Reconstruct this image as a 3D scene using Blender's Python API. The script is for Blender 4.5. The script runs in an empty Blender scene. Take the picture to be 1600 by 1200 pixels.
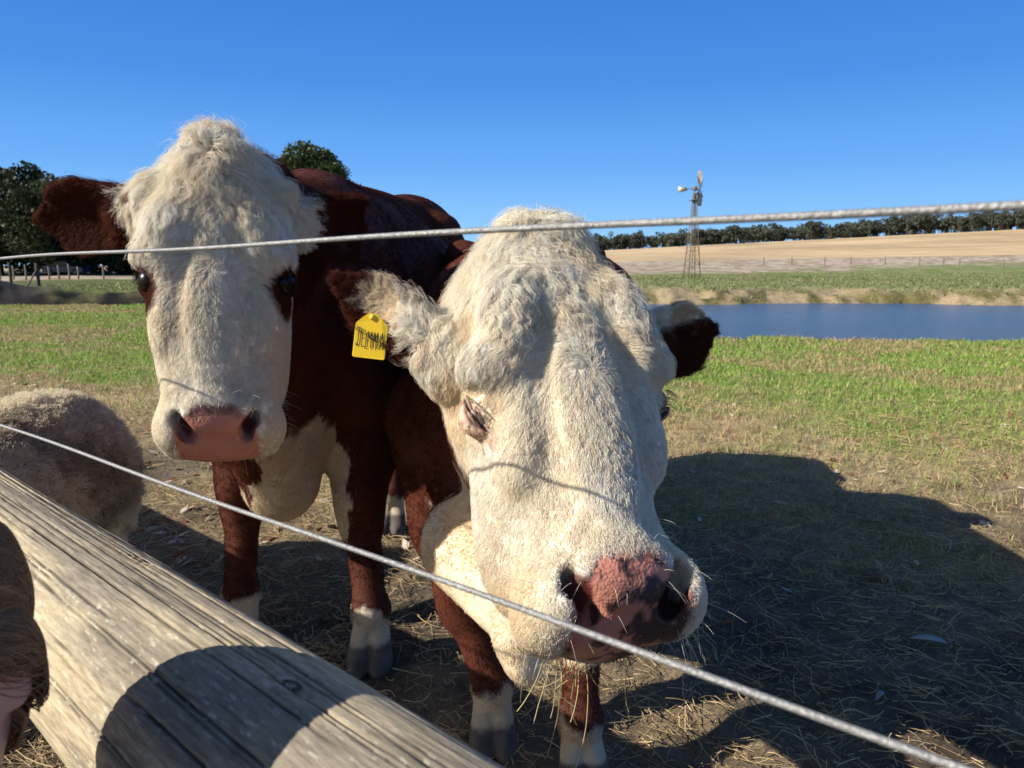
import bpy, math, time
import numpy as np
from math import radians, sin, cos, pi
T0 = time.time()
rng = np.random.default_rng(7)
scene = bpy.context.scene
COL = scene.collection

# ------------------------------------------------------------------ camera
F = 1164.0
PITCH = radians(9.0)
CAMZ = 1.2
cam_d = bpy.data.cameras.new('camera')
cam = bpy.data.objects.new('camera', cam_d); COL.objects.link(cam)
cam.location = (0, 0, CAMZ)
cam.rotation_euler = (radians(90) - PITCH, 0, 0)
cam_d.sensor_width = 36.0
cam_d.lens = 36.0 * F / 1600.0
cam_d.clip_start = 0.02
cam_d.clip_end = 6000
cam_d.dof.use_dof = True
cam_d.dof.focus_distance = 1.12
cam_d.dof.aperture_fstop = 12.0
scene.camera = cam
# ------------------------------------------------------------------ light
SUN_EL, SUN_PHI = radians(32.0), radians(16.0)      # light travels towards (cos phi, sin phi)
LIGHT = np.array([cos(SUN_PHI) * cos(SUN_EL), sin(SUN_PHI) * cos(SUN_EL), -sin(SUN_EL)])
sun_d = bpy.data.lights.new('sun', 'SUN'); sun_d.energy = 5.0; sun_d.angle = radians(0.5)
sun_d.color = (1.0, 0.93, 0.82)
sun = bpy.data.objects.new('sun', sun_d); COL.objects.link(sun)
from mathutils import Vector, Matrix
sun.rotation_euler = Vector(LIGHT).to_track_quat('-Z', 'Y').to_euler()
world = bpy.data.worlds.new('World'); scene.world = world; world.use_nodes = True
wn = world.node_tree; wn.nodes.clear()
sky = wn.nodes.new('ShaderNodeTexSky'); sky.sky_type = 'NISHITA'; sky.sun_disc = False
sky.sun_elevation = SUN_EL
sky.sun_rotation = math.atan2(-LIGHT[0], -LIGHT[1])  # compass bearing of the sun from +Y
sky.air_density = 1.0; sky.dust_density = 0.6; sky.ozone_density = 2.0; sky.altitude = 50
bg = wn.nodes.new('ShaderNodeBackground'); bg.inputs[1].default_value = 0.105
wo = wn.nodes.new('ShaderNodeOutputWorld')
# the clear blue seen over the paddock: elevation gradient on the side away from the sun, Nishita glow towards it
tcw = wn.nodes.new('ShaderNodeTexCoord'); sepw = wn.nodes.new('ShaderNodeSeparateXYZ'); wn.links.new(tcw.outputs['Generated'], sepw.inputs[0])
rmp = wn.nodes.new('ShaderNodeValToRGB'); wn.links.new(sepw.outputs['Z'], rmp.inputs[0])
_e = rmp.color_ramp.elements; _e[0].position = 0.0; _e[0].color = (.40, .69, 1.0, 1); _e[1].position = 1.0; _e[1].color = (.020, .060, .17, 1)
for _p, _c in ((.05, (.28, .59, 1.0)), (.12, (.155, .43, .93)), (.22, (.075, .285, .79)), (.34, (.048, .205, .67)), (.5, (.030, .105, .33))):
    _q = _e.new(_p); _q.color = (*_c, 1)
dotn = wn.nodes.new('ShaderNodeVectorMath'); dotn.operation = 'DOT_PRODUCT'; wn.links.new(tcw.outputs['Generated'], dotn.inputs[0]); dotn.inputs[1].default_value = (-LIGHT[0], -LIGHT[1] * 2.2, -LIGHT[2])
mrw = wn.nodes.new('ShaderNodeMapRange'); mrw.interpolation_type = 'SMOOTHSTEP'; wn.links.new(dotn.outputs['Value'], mrw.inputs[0]); mrw.inputs[1].default_value = .35; mrw.inputs[2].default_value = .95
scl = wn.nodes.new('ShaderNodeVectorMath'); scl.operation = 'SCALE'; wn.links.new(sky.outputs[0], scl.inputs[0]); scl.inputs['Scale'].default_value = .075
mxw = wn.nodes.new('ShaderNodeMix'); mxw.data_type = 'RGBA'; wn.links.new(mrw.outputs[0], mxw.inputs[0]); wn.links.new(rmp.outputs[0], mxw.inputs[6]); wn.links.new(scl.outputs[0], mxw.inputs[7])
wn.links.new(mxw.outputs[2], bg.inputs[0]); bg.inputs[1].default_value = .74
wn.links.new(bg.outputs[0], wo.inputs[0])
scene.view_settings.view_transform = 'Standard'
scene.view_settings.look = 'None'
scene.view_settings.exposure = 0.48
scene.view_settings.gamma = 1.0
scene.render.engine = 'CYCLES'
scene.cycles.use_denoising = True
scene.cycles.max_bounces = 6
scene.cycles.diffuse_bounces = 3
scene.cycles.transparent_max_bounces = 6
scene.render.film_transparent = False

# ------------------------------------------------------------------ helpers
R_ = np.array([1.0, 0, 0]); F_ = np.array([0, cos(PITCH), -sin(PITCH)]); U_ = np.array([0, sin(PITCH), cos(PITCH)])
CP = np.array([0, 0, CAMZ])
def ray(px, py): return R_ * (px - 800) / F + U_ * (600 - py) / F + F_
def at(px, py, depth): return CP + depth * ray(px, py)
def grd(px, py, z=0.0):
    r = ray(px, py); return CP + r * ((z - CAMZ) / r[2])
def proj(p):
    p = np.asarray(p, float) - CP; d = p @ F_
    return np.stack([800 + F * (p @ R_) / d, 600 - F * (p @ U_) / d, d], -1)
def nrm(v): v = np.asarray(v, float); return v / (np.linalg.norm(v, axis=-1, keepdims=True) + 1e-12)

def tag(o, label=None, cat=None, group=None, kind=None):
    if label: o['label'] = label
    if cat: o['category'] = cat
    if group: o['group'] = group
    if kind: o['kind'] = kind
    return o
def empty(name, loc=(0, 0, 0)):
    o = bpy.data.objects.new(name, None); COL.objects.link(o); o.location = tuple(loc); o.empty_display_size = 0.1
    return o
def mesh_obj(name, V, Fc, mat=None, parent=None, smooth=True, col=None, attrs=None):
    """V in world coordinates; Fc (n,3) or (n,4) array or list of such arrays."""
    V = np.asarray(V, np.float32)
    if parent is not None: V = V - np.array(parent.location, np.float32)
    FL = Fc if isinstance(Fc, list) else [Fc]
    me = bpy.data.meshes.new(name)
    me.vertices.add(len(V)); me.vertices.foreach_set('co', V.ravel())
    idx = np.concatenate([np.asarray(f, np.int32).ravel() for f in FL])
    tot = np.concatenate([np.full(len(f), np.asarray(f).shape[1], np.int32) for f in FL])
    st = np.concatenate([[0], np.cumsum(tot)[:-1]]).astype(np.int32)
    me.loops.add(len(idx)); me.loops.foreach_set('vertex_index', idx)
    me.polygons.add(len(tot)); me.polygons.foreach_set('loop_start', st); me.polygons.foreach_set('loop_total', tot)
    me.update(calc_edges=True)
    if smooth: me.polygons.foreach_set('use_smooth', np.ones(len(tot), bool))
    if col is not None:
        a = me.color_attributes.new('col', 'FLOAT_COLOR', 'POINT')
        c4 = np.ones((len(V), 4), np.float32); c4[:, :3] = col; a.data.foreach_set('color', c4.ravel())
    for k, v in (attrs or {}).items():
        a = me.attributes.new(k, 'FLOAT', 'POINT'); a.data.foreach_set('value', np.asarray(v, np.float32))
    o = bpy.data.objects.new(name, me); COL.objects.link(o)
    if mat: me.materials.append(mat)
    if parent is not None: o.parent = parent
    return o
def hair_obj(name, P, rad, mat, parent=None, col=None):
    """P (n,k,3) world coordinates, rad (n,k), col (n,3) or (n,k,3)."""
    n, k, _ = P.shape
    P = P.astype(np.float32)
    if parent is not None: P = P - np.array(parent.location, np.float32)
    hc = bpy.data.hair_curves.new(name)
    hc.add_curves([k] * n)
    hc.points.foreach_set('position', P.ravel())
    a = hc.attributes.get('radius') or hc.attributes.new('radius', 'FLOAT', 'POINT')
    a.data.foreach_set('value', rad.astype(np.float32).ravel())
    if col is not None:
        a = hc.attributes.new('col', 'FLOAT_COLOR', 'POINT')
        c4 = np.ones((n, k, 4), np.float32); c4[:, :, :3] = col if col.ndim == 3 else col[:, None, :]
        a.data.foreach_set('color', c4.ravel())
    o = bpy.data.objects.new(name, hc); COL.objects.link(o)
    hc.materials.append(mat)
    if parent is not None: o.parent = parent
    return o

def tube(pts, r, nseg=10, closed_ends=True):
    """Swept tube through pts; r scalar or per point. Returns V, F."""
    pts = np.asarray(pts, float); n = len(pts); r = np.broadcast_to(np.asarray(r, float), (n,))
    tg = nrm(np.gradient(pts, axis=0))
    up = np.array([0, 0, 1.0]) if abs(tg[0][2]) < .9 else np.array([1.0, 0, 0])
    a = nrm(np.cross(tg, up)); b = np.cross(tg, a)
    th = np.linspace(0, 2 * pi, nseg, endpoint=False)
    V = pts[:, None] + r[:, None, None] * (a[:, None] * np.cos(th)[None, :, None] + b[:, None] * np.sin(th)[None, :, None])
    i = np.arange(n - 1)[:, None] * nseg; j = np.arange(nseg)[None]; j2 = (j + 1) % nseg
    Fq = np.stack([i + j, i + j2, i + nseg + j2, i + nseg + j], -1).reshape(-1, 4)
    V = V.reshape(-1, 3)
    if closed_ends:
        V = np.concatenate([V, pts[:1], pts[-1:]]); c0, c1 = len(V) - 2, len(V) - 1; j = np.arange(nseg); j2 = (j + 1) % nseg
        t1 = np.stack([j2, j, np.full(nseg, c0)], -1); t2 = np.stack([(n - 1) * nseg + j, (n - 1) * nseg + j2, np.full(nseg, c1)], -1)
        return V, [Fq, np.concatenate([t1, t2])]
    return V, [Fq]
class MB:
    def __init__(s): s.V = []; s.Q = []; s.T = []; s.n = 0
    def add(s, V, FL):
        for f in (FL if isinstance(FL, list) else [FL]):
            f = np.asarray(f); (s.Q if f.shape[1] == 4 else s.T).append(f + s.n)
        s.V.append(np.asarray(V, float)); s.n += len(V); return s
    def tube(s, pts, r, nseg=8): return s.add(*tube(pts, r, nseg))
    def box(s, c, h, R=None, bev=0.0):
        h = np.asarray(h, float)
        sg = np.array([[x, y, z] for x in (-1, 1) for y in (-1, 1) for z in (-1, 1)], float)
        if bev > 0:
            V = []; 
            for g in sg:
                for a in range(3):
                    q = g * (h - bev); q[a] = g[a] * h[a]; V.append(q)
            V = np.array(V); Fq = []; Ft = []
            def vi(g, a): return ((int(g[0] > 0) * 4 + int(g[1] > 0) * 2 + int(g[2] > 0)) * 3 + a)
            for a in range(3):
                b, c_ = (a + 1) % 3, (a + 2) % 3
                for s_ in (-1, 1):
                    q = []
                    for (u, v) in ((-1, -1), (1, -1), (1, 1), (-1, 1)):
                        g = [0, 0, 0]; g[a] = s_; g[b] = u; g[c_] = v; q.append(vi(g, a))
                    Fq.append(q if s_ > 0 else q[::-1])
                for u in (-1, 1):
                    for v in (-1, 1):     # edge along axis a
                        g1 = [0, 0, 0]; g1[a] = -1; g1[b] = u; g1[c_] = v; g2 = list(g1); g2[a] = 1
                        q = [vi(g1, b), vi(g2, b), vi(g2, c_), vi(g1, c_)]
                        Fq.append(q if u * v < 0 else q[::-1])
            for g in sg:
                q = [vi(g, 0), vi(g, 1), vi(g, 2)]; Ft.append(q if g.prod() > 0 else q[::-1])
            if R is not None: V = V @ np.asarray(R).T
            return s.add(V + c, [np.array(Fq), np.array(Ft)])
        V = sg * h
        if R is not None: V = V @ np.asarray(R).T
        Fq = np.array([[0, 1, 3, 2], [4, 6, 7, 5], [0, 4, 5, 1], [2, 3, 7, 6], [0, 2, 6, 4], [1, 5, 7, 3]])
        return s.add(V + c, Fq)
    def build(s, name, mat, parent=None, smooth=False, **k):
        FL = ([np.concatenate(s.Q)] if s.Q else []) + ([np.concatenate(s.T)] if s.T else [])
        return mesh_obj(name, np.concatenate(s.V), FL, mat, parent, smooth, **k)

# smooth value noise (vectorised)
_NT = rng.random((64, 64, 64)).astype(np.float32)
def vnoise(p, s=1.0, o=0.0):
    q = np.asarray(p, np.float32) * s + o + 1000.0; i = np.floor(q).astype(np.int32); f = (q - i); f = f * f * (3 - 2 * f)
    out = 0
    for dx in (0, 1):
        wx = f[..., 0] if dx else 1 - f[..., 0]; ix = (i[..., 0] + dx) & 63
        for dy in (0, 1):
            wy = f[..., 1] if dy else 1 - f[..., 1]; iy = (i[..., 1] + dy) & 63
            for dz in (0, 1):
                wz = f[..., 2] if dz else 1 - f[..., 2]; iz = (i[..., 2] + dz) & 63
                out = out + _NT[ix, iy, iz] * wx * wy * wz
    return out
def fbm(p, s=1.0, n=3, o=0.0):
    a = 0; w = 0
    for k in range(n): a = a + vnoise(p, s * 2 ** k, o + 7.3 * k) * .5 ** k; w += .5 ** k
    return a / w          # 0..1
def ss(a, b, x): t = np.clip((x - a) / (b - a), 0, 1); return t * t * (3 - 2 * t)

# ------------------------------------------------------------------ materials
def mat_new(name):
    m = bpy.data.materials.new(name); m.use_nodes = True
    return m, m.node_tree, m.node_tree.nodes['Principled BSDF']
def N(nt, t, **k):
    n = nt.nodes.new(t)
    for a, v in k.items():
        if a.startswith('i_'):
            key = a[2:]; key = int(key) if key.isdigit() else key.replace('_', ' ')
            n.inputs[key].default_value = v
        else: setattr(n, a, v)
    return n
def simple(name, rgb, rough=.6, metal=0.0, noise=0.15, scale=20, bump=0.0, spec=.5, coat=0):
    m, nt, b = mat_new(name)
    tc = N(nt, 'ShaderNodeTexCoord'); nz = N(nt, 'ShaderNodeTexNoise', i_Scale=scale, i_Detail=5.0)
    nt.links.new(tc.outputs['Object'], nz.inputs['Vector'])
    mx = N(nt, 'ShaderNodeMix', data_type='RGBA'); mx.inputs[6].default_value = (*[c * (1 - noise) for c in rgb], 1)
    mx.inputs[7].default_value = (*[min(1, c * (1 + noise)) for c in rgb], 1)
    nt.links.new(nz.outputs[0], mx.inputs[0]); nt.links.new(mx.outputs[2], b.inputs['Base Color'])
    b.inputs['Roughness'].default_value = rough; b.inputs['Metallic'].default_value = metal
    b.inputs['Specular IOR Level'].default_value = spec; b.inputs['Coat Weight'].default_value = coat
    if bump:
        bp = N(nt, 'ShaderNodeBump', i_Strength=bump, i_Distance=.01)
        nt.links.new(nz.outputs[0], bp.inputs['Height']); nt.links.new(bp.outputs[0], b.inputs['Normal'])
    return m
def attr_mat(name, rough=.7, bump=.3, scale=150, var=.15, spec=.3, trans=0.0, dist=.003):
    """colour comes from the 'col' attribute with procedural variation"""
    m, nt, b = mat_new(name)
    at_ = N(nt, 'ShaderNodeAttribute', attribute_name='col')
    tc = N(nt, 'ShaderNodeTexCoord'); nz = N(nt, 'ShaderNodeTexNoise', i_Scale=scale, i_Detail=4.0)
    nt.links.new(tc.outputs['Object'], nz.inputs['Vector'])
    mr = N(nt, 'ShaderNodeMapRange', i_3=1 - var, i_4=1 + var); nt.links.new(nz.outputs[0], mr.inputs[0])
    vm = N(nt, 'ShaderNodeVectorMath', operation='SCALE'); nt.links.new(at_.outputs['Color'], vm.inputs[0]); nt.links.new(mr.outputs[0], vm.inputs['Scale'])
    nt.links.new(vm.outputs[0], b.inputs['Base Color'])
    b.inputs['Roughness'].default_value = rough; b.inputs['Specular IOR Level'].default_value = spec
    if bump:
        bp = N(nt, 'ShaderNodeBump', i_Strength=bump, i_Distance=dist)
        nt.links.new(nz.outputs[0], bp.inputs['Height']); nt.links.new(bp.outputs[0], b.inputs['Normal'])
    if trans:
        tr = N(nt, 'ShaderNodeBsdfTranslucent'); nt.links.new(vm.outputs[0], tr.inputs[0])
        ms = N(nt, 'ShaderNodeMixShader'); ms.inputs[0].default_value = trans
        nt.links.new(b.outputs[0], ms.inputs[1]); nt.links.new(tr.outputs[0], ms.inputs[2])
        nt.links.new(ms.outputs[0], nt.nodes['Material Output'].inputs[0])
    return m
# ------------------------------------------------------------------ distance-field sculpting
class Sdf:
    """A field on a rectilinear grid; primitives are blended in with a smooth minimum."""
    def __init__(s, xs, ys, zs, ext=0.15):
        s.ax = [np.asarray(a, np.float32) for a in (xs, ys, zs)]; s.ext = ext
        s.f = np.full([len(a) for a in s.ax], ext, np.float32)
    def _blk(s, lo, hi, m=0.08):
        sl = []
        for a, l, h in zip(s.ax, lo, hi):
            i0 = max(int(np.searchsorted(a, l - m)) - 1, 0); i1 = min(int(np.searchsorted(a, h + m)) + 1, len(a))
            sl.append(slice(i0, i1))
        return tuple(sl)
    def _pts(s, sl):
        return np.stack(np.meshgrid(*[a[q] for a, q in zip(s.ax, sl)], indexing='ij'), -1)
    def apply(s, fn, lo, hi, k=0.02, op='add', m=0.08):
        sl = s._blk(lo, hi, m)
        if any(q.stop - q.start < 2 for q in sl): return
        P = s._pts(sl); d = fn(P).astype(np.float32); a = s.f[sl]
        if op == 'add': h = np.maximum(k - np.abs(a - d), 0) / k; r = np.minimum(a, d) - h * h * k * .25
        elif op == 'sub': d = -d; h = np.maximum(k - np.abs(a - d), 0) / k; r = np.maximum(a, d) + h * h * k * .25
        else: r = a + d        # 'disp': plain displacement of the field
        s.f[sl] = r
    def cone(s, a, b, ra, rb, k=0.03, op='add', flat=None):
        """round cone; flat=(axis, factor) squeezes it along a world axis (thickness x factor)"""
        a = np.asarray(a, float); b = np.asarray(b, float); ba = b - a; L2 = ba @ ba + 1e-9
        if flat is None:
            def fn(P):
                q = P - a; t = np.clip(q @ ba / L2, 0, 1)
                return np.linalg.norm(q - t[..., None] * ba, axis=-1) - (ra + (rb - ra) * t)
        else:
            ax, fac = nrm(flat[0]), flat[1]
            def fn(P):
                q = P - a; t = np.clip(q @ ba / L2, 0, 1); v = q - t[..., None] * ba
                c = v @ ax; v = v + (c * (1 / fac - 1))[..., None] * ax
                return (np.linalg.norm(v, axis=-1) - (ra + (rb - ra) * t)) * min(1, (fac + 1) / 2)
        R = max(ra, rb); s.apply(fn, np.minimum(a, b) - R, np.maximum(a, b) + R, k, op)
    def ell(s, c, r, M=None, k=0.03, op='add'):
        """ellipsoid; rows of M are its axes"""
        c = np.asarray(c, float); r = np.asarray(r, float); M = np.eye(3) if M is None else np.asarray(M)
        def fn(P):
            q = (P - c) @ M.T; u = q / r; l = np.linalg.norm(u, axis=-1); g = np.linalg.norm(u / r, axis=-1)
            return l * (l - 1) / np.maximum(g, 1e-6)
        e = np.sqrt(((M.T * r) ** 2).sum(1)); s.apply(fn, c - e, c + e, k, op)
    def net(s, smooth=2):
        f = s.f; neg = f < 0
        nx, ny, nz = f.shape
        cnt = np.zeros((nx - 1, ny - 1, nz - 1), np.int8)
        for dx in (0, 1):
            for dy in (0, 1):
                for dz in (0, 1): cnt += neg[dx:nx - 1 + dx, dy:ny - 1 + dy, dz:nz - 1 + dz]
        act = np.argwhere((cnt > 0) & (cnt < 8)); idm = np.full(cnt.shape, -1, np.int32)
        idm[tuple(act.T)] = np.arange(len(act))
        acc = np.zeros((len(act), 3)); w = np.zeros(len(act))
        A = s.ax
        for axis in range(3):
            o = [q for q in range(3) if q != axis]
            for u in (0, 1):
                for v in (0, 1):
                    i0 = act.copy(); i0[:, o[0]] += u; i0[:, o[1]] += v; i1 = i0.copy(); i1[:, axis] += 1
                    a = f[tuple(i0.T)]; b = f[tuple(i1.T)]; m = (a < 0) != (b < 0); t = np.where(m, a / (a - b + 1e-12), 0)
                    p = np.stack([A[q][i0[:, q]] for q in range(3)], -1).astype(float)
                    p[:, axis] += t * (A[axis][i1[:, axis]] - A[axis][i0[:, axis]])
                    acc += p * m[:, None]; w += m
        V = acc / np.maximum(w, 1)[:, None]
        quads = []
        for axis in range(3):
            o = [q for q in range(3) if q != axis]
            sl0 = [slice(None)] * 3; sl1 = [slice(None)] * 3; sl0[axis] = slice(0, -1); sl1[axis] = slice(1, None)
            m = neg[tuple(sl0)] != neg[tuple(sl1)]; e = np.argwhere(m)
            e = e[(e[:, o[0]] > 0) & (e[:, o[1]] > 0) & (e[:, o[0]] < f.shape[o[0]] - 1) & (e[:, o[1]] < f.shape[o[1]] - 1)]
            ng = neg[tuple(e.T)]
            q = []
            for (u, v) in ((-1, -1), (0, -1), (0, 0), (-1, 0)):
                c = e.copy(); c[:, o[0]] += u; c[:, o[1]] += v; q.append(idm[tuple(c.T)])
            q = np.stack(q, -1); flip = ng if axis != 1 else ~ng
            q = np.where(flip[:, None], q, q[:, ::-1]); quads.append(q)
        Q = np.concatenate(quads); Q = Q[(Q >= 0).all(1)]
        E = np.concatenate([Q[:, [0, 1]], Q[:, [1, 2]], Q[:, [2, 3]], Q[:, [3, 0]]])
        E = np.concatenate([E, E[:, ::-1]])
        for it in range(smooth * 2):
            lam = .5 if it % 2 == 0 else -.52
            S = np.stack([np.bincount(E[:, 0], weights=V[E[:, 1], c], minlength=len(V)) for c in range(3)], -1)
            n = np.bincount(E[:, 0], minlength=len(V)); V = V + lam * (S / np.maximum(n, 1)[:, None] - V)
        return V, Q
    def sample(s, P, grad=False):
        """trilinear field value (and gradient) at points P (n,3)"""
        fi = [np.interp(P[:, q], s.ax[q], np.arange(len(s.ax[q]))) for q in range(3)]
        i = [np.clip(np.floor(v).astype(int), 0, len(a) - 2) for v, a in zip(fi, s.ax)]
        t = [v - j for v, j in zip(fi, i)]
        c = np.empty((2, 2, 2, len(P)), np.float32)
        for a in (0, 1):
            for b in (0, 1):
                for g in (0, 1): c[a, b, g] = s.f[i[0] + a, i[1] + b, i[2] + g]
        cx = c[0] * (1 - t[0]) + c[1] * t[0]; cy = cx[0] * (1 - t[1]) + cx[1] * t[1]; val = cy[0] * (1 - t[2]) + cy[1] * t[2]
        if not grad: return val
        h = [s.ax[q][i[q] + 1] - s.ax[q][i[q]] for q in range(3)]
        d = c[1] - c[0]; d = d[0] * (1 - t[1]) + d[1] * t[1]; gx = (d[0] * (1 - t[2]) + d[1] * t[2]) / h[0]
        gy = cx[1] - cx[0]; gy = (gy[0] * (1 - t[2]) + gy[1] * t[2]) / h[1]
        gz = (cy[1] - cy[0]) / h[2]
        return val, nrm(np.stack([gx, gy, gz], -1))
def grid_axis(lo, hi, flo, fhi, fine, coarse):
    a = np.arange(flo, lo, -coarse)[::-1][:-1] if flo > lo else np.array([]); b = np.arange(flo, fhi, fine); c = np.arange(fhi, hi, coarse) if hi > fhi else np.array([])
    return np.unique(np.round(np.concatenate([a, b, c]), 6))
def spline_tab(tab):
    """Catmull-Rom table: rows (key, v1, v2, ...) -> function of key"""
    T = np.array(sorted(tab), float); x = T[:, 0]; xs = np.linspace(x[0], x[-1], 400); out = []
    for c in range(1, T.shape[1]):
        y = T[:, c]; m = np.gradient(y, x); i = np.clip(np.searchsorted(x, xs, side='right') - 1, 0, len(x) - 2)
        h = x[i + 1] - x[i]; t = (xs - x[i]) / h
        out.append((2 * t**3 - 3 * t**2 + 1) * y[i] + (t**3 - 2 * t**2 + t) * h * m[i] + (-2 * t**3 + 3 * t**2) * y[i + 1] + (t**3 - t**2) * h * m[i + 1])
    return lambda v: [np.interp(v, xs, o) for o in out]
def tri_sample(V, Q, dens, n, rg):
    """n random points on quads Q, weighted by area x dens(per-vertex); returns points and (quad index)"""
    T = np.concatenate([Q[:, [0, 1, 2]], Q[:, [0, 2, 3]]]) if Q.shape[1] == 4 else Q
    A = np.linalg.norm(np.cross(V[T[:, 1]] - V[T[:, 0]], V[T[:, 2]] - V[T[:, 0]]), axis=1) * dens[T].mean(1)
    c = np.cumsum(A); k = np.searchsorted(c, rg.random(n) * c[-1]); k = np.clip(k, 0, len(T) - 1)
    u = rg.random(n); v = rg.random(n); m = u + v > 1; u[m] = 1 - u[m]; v[m] = 1 - v[m]
    return V[T[k, 0]] * (1 - u - v)[:, None] + V[T[k, 1]] * u[:, None] + V[T[k, 2]] * v[:, None], T[k]
def fit_pose(L, px, depth0, w=None, R0=None, muz=0):
    """scaled rigid pose so that local landmarks L land on pixels px; landmark `muz` sits at depth0"""
    L = np.asarray(L, float); px = np.asarray(px, float); w = np.ones(len(L)) if w is None else np.asarray(w, float)
    def mk(p):
        a, b, c = p[:3]
        Rx = np.array([[1, 0, 0], [0, cos(a), -sin(a)], [0, sin(a), cos(a)]])
        Ry = np.array([[cos(b), 0, sin(b)], [0, 1, 0], [-sin(b), 0, cos(b)]])
        Rz = np.array([[cos(c), -sin(c), 0], [sin(c), cos(c), 0], [0, 0, 1]])
        # local X right, Y up, Z to the viewer -> world X right, Y forward, Z up
        B = np.array([[1, 0, 0], [0, 0, -1], [0, 1, 0]], float)
        return B @ Rz @ Ry @ Rx
    def res(p):
        M = mk(p) * p[6]; W = L @ M.T + p[3:6]; q = proj(W)
        r = ((q[:, :2] - px) * w[:, None]).ravel()
        return np.concatenate([r, [(q[muz, 2] - depth0) * 3000]])
    p = np.array([0, 0, 0, *at(px[muz, 0], px[muz, 1] - 250, depth0 + .1), 1.0])
    if R0 is not None: p[:3] = R0
    lam = 1.0
    r = res(p); c0 = r @ r
    for it in range(300):
        J = np.stack([(res(p + 1e-5 * np.eye(7)[i]) - r) / 1e-5 for i in range(7)], -1)
        H = J.T @ J; dp = np.linalg.solve(H + lam * np.diag(np.diag(H) + 1e-6), -J.T @ r); r2 = res(p + dp); c2 = r2 @ r2
        if c2 < c0: p = p + dp; r = r2; c0 = c2; lam = max(lam / 3, 1e-6)
        else: lam *= 3
    return mk(p[:7]), p[3:6], p[6], p, proj(L @ (mk(p) * p[6]).T + p[3:6])
# ------------------------------------------------------------------ cattle
LM_A = [(0,-.01,-.08),(0,-.235,.012),(-.118,-.25,-.05),(.118,-.25,-.05),(-.048,-.535,-.012),(.048,-.535,-.012),(0,-.585,-.05),(0,-.49,.018),(-.145,-.10,-.13),(.145,-.10,-.13)]
PX_A = [(335,232),(328,440),(238,450),(447,435),(285,665),(388,665),(338,705),(335,622),(205,335),(480,335)]
LM_B = [(0,.02,-.05),(0,-.245,.012),(-.122,-.275,-.045),(.122,-.275,-.045),(-.05,-.535,-.012),(.05,-.535,-.012),(0,-.59,-.05),(0,-.47,.018),(-.17,-.13,-.12),(.17,-.13,-.12)]
PX_B = [(860,350),(905,575),(770,645),(1038,640),(912,935),(1068,930),(975,1020),(1010,860),(645,510),(1025,520)]
#        Y      w     zf     zb    n
HEAD = [(.028, .018, -.075, -.110, 2.0), (.010, .034, -.052, -.150, 2.0), (-.03, .070, -.022, -.19, 2.1), (-.08, .106, -.006, -.225, 2.3),
        (-.14, .138, .002, -.255, 2.6), (-.20, .142, .004, -.275, 2.7), (-.25, .137, .004, -.285, 2.7), (-.31, .131, .002, -.275, 2.6),
        (-.37, .122, .000, -.235, 2.5), (-.42, .109, .001, -.190, 2.5), (-.46, .104, .006, -.165, 2.6), (-.50, .108, .010, -.150, 2.7),
        (-.54, .110, -.004, -.138, 2.6), (-.575, .102, -.030, -.128, 2.5), (-.60, .075, -.060, -.112, 2.2), (-.608, .030, -.078, -.095, 2.0)]
HEAD_B = [(.030, .030, -.065, -.110, 2.0), (.012, .052, -.048, -.150, 2.0), (-.03, .082, -.024, -.19, 2.1), (-.08, .106, -.008, -.225, 2.2),
        (-.14, .124, .000, -.260, 2.3), (-.20, .132, .004, -.285, 2.4), (-.25, .131, .004, -.295, 2.4), (-.31, .117, .000, -.290, 2.2),
        (-.37, .102, -.002, -.262, 2.2), (-.42, .092, -.002, -.225, 2.2), (-.46, .091, .004, -.185, 2.4), (-.49, .100, .006, -.155, 2.6),
        (-.52, .106, .006, -.138, 2.7), (-.545, .103, -.002, -.130, 2.7), (-.562, .092, -.016, -.122, 2.5), (-.574, .070, -.036, -.112, 2.2), (-.582, .030, -.056, -.095, 2.0)]
def head_dist(L, HT, lo=-.60):
    """distance to the lofted head in head units"""
    x, y, z = L[..., 0], L[..., 1], L[..., 2]
    w, zf, zb, n = HT(y); w = np.maximum(w, 1e-3); c = (zf + zb) / 2; h = np.maximum((zf - zb) / 2, 1e-3)
    # narrower towards the jaw
    wz = w * (1 - .15 * ss(0, 1, (c - z) / h))
    q = ((np.abs(x) / wz) ** n + (np.abs(z - c) / h) ** n + 1e-9) ** (1 / n)
    d = (q - 1) * np.minimum(w, h) * .9
    return np.maximum(d, np.maximum(y - .03, lo - y))

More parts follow.
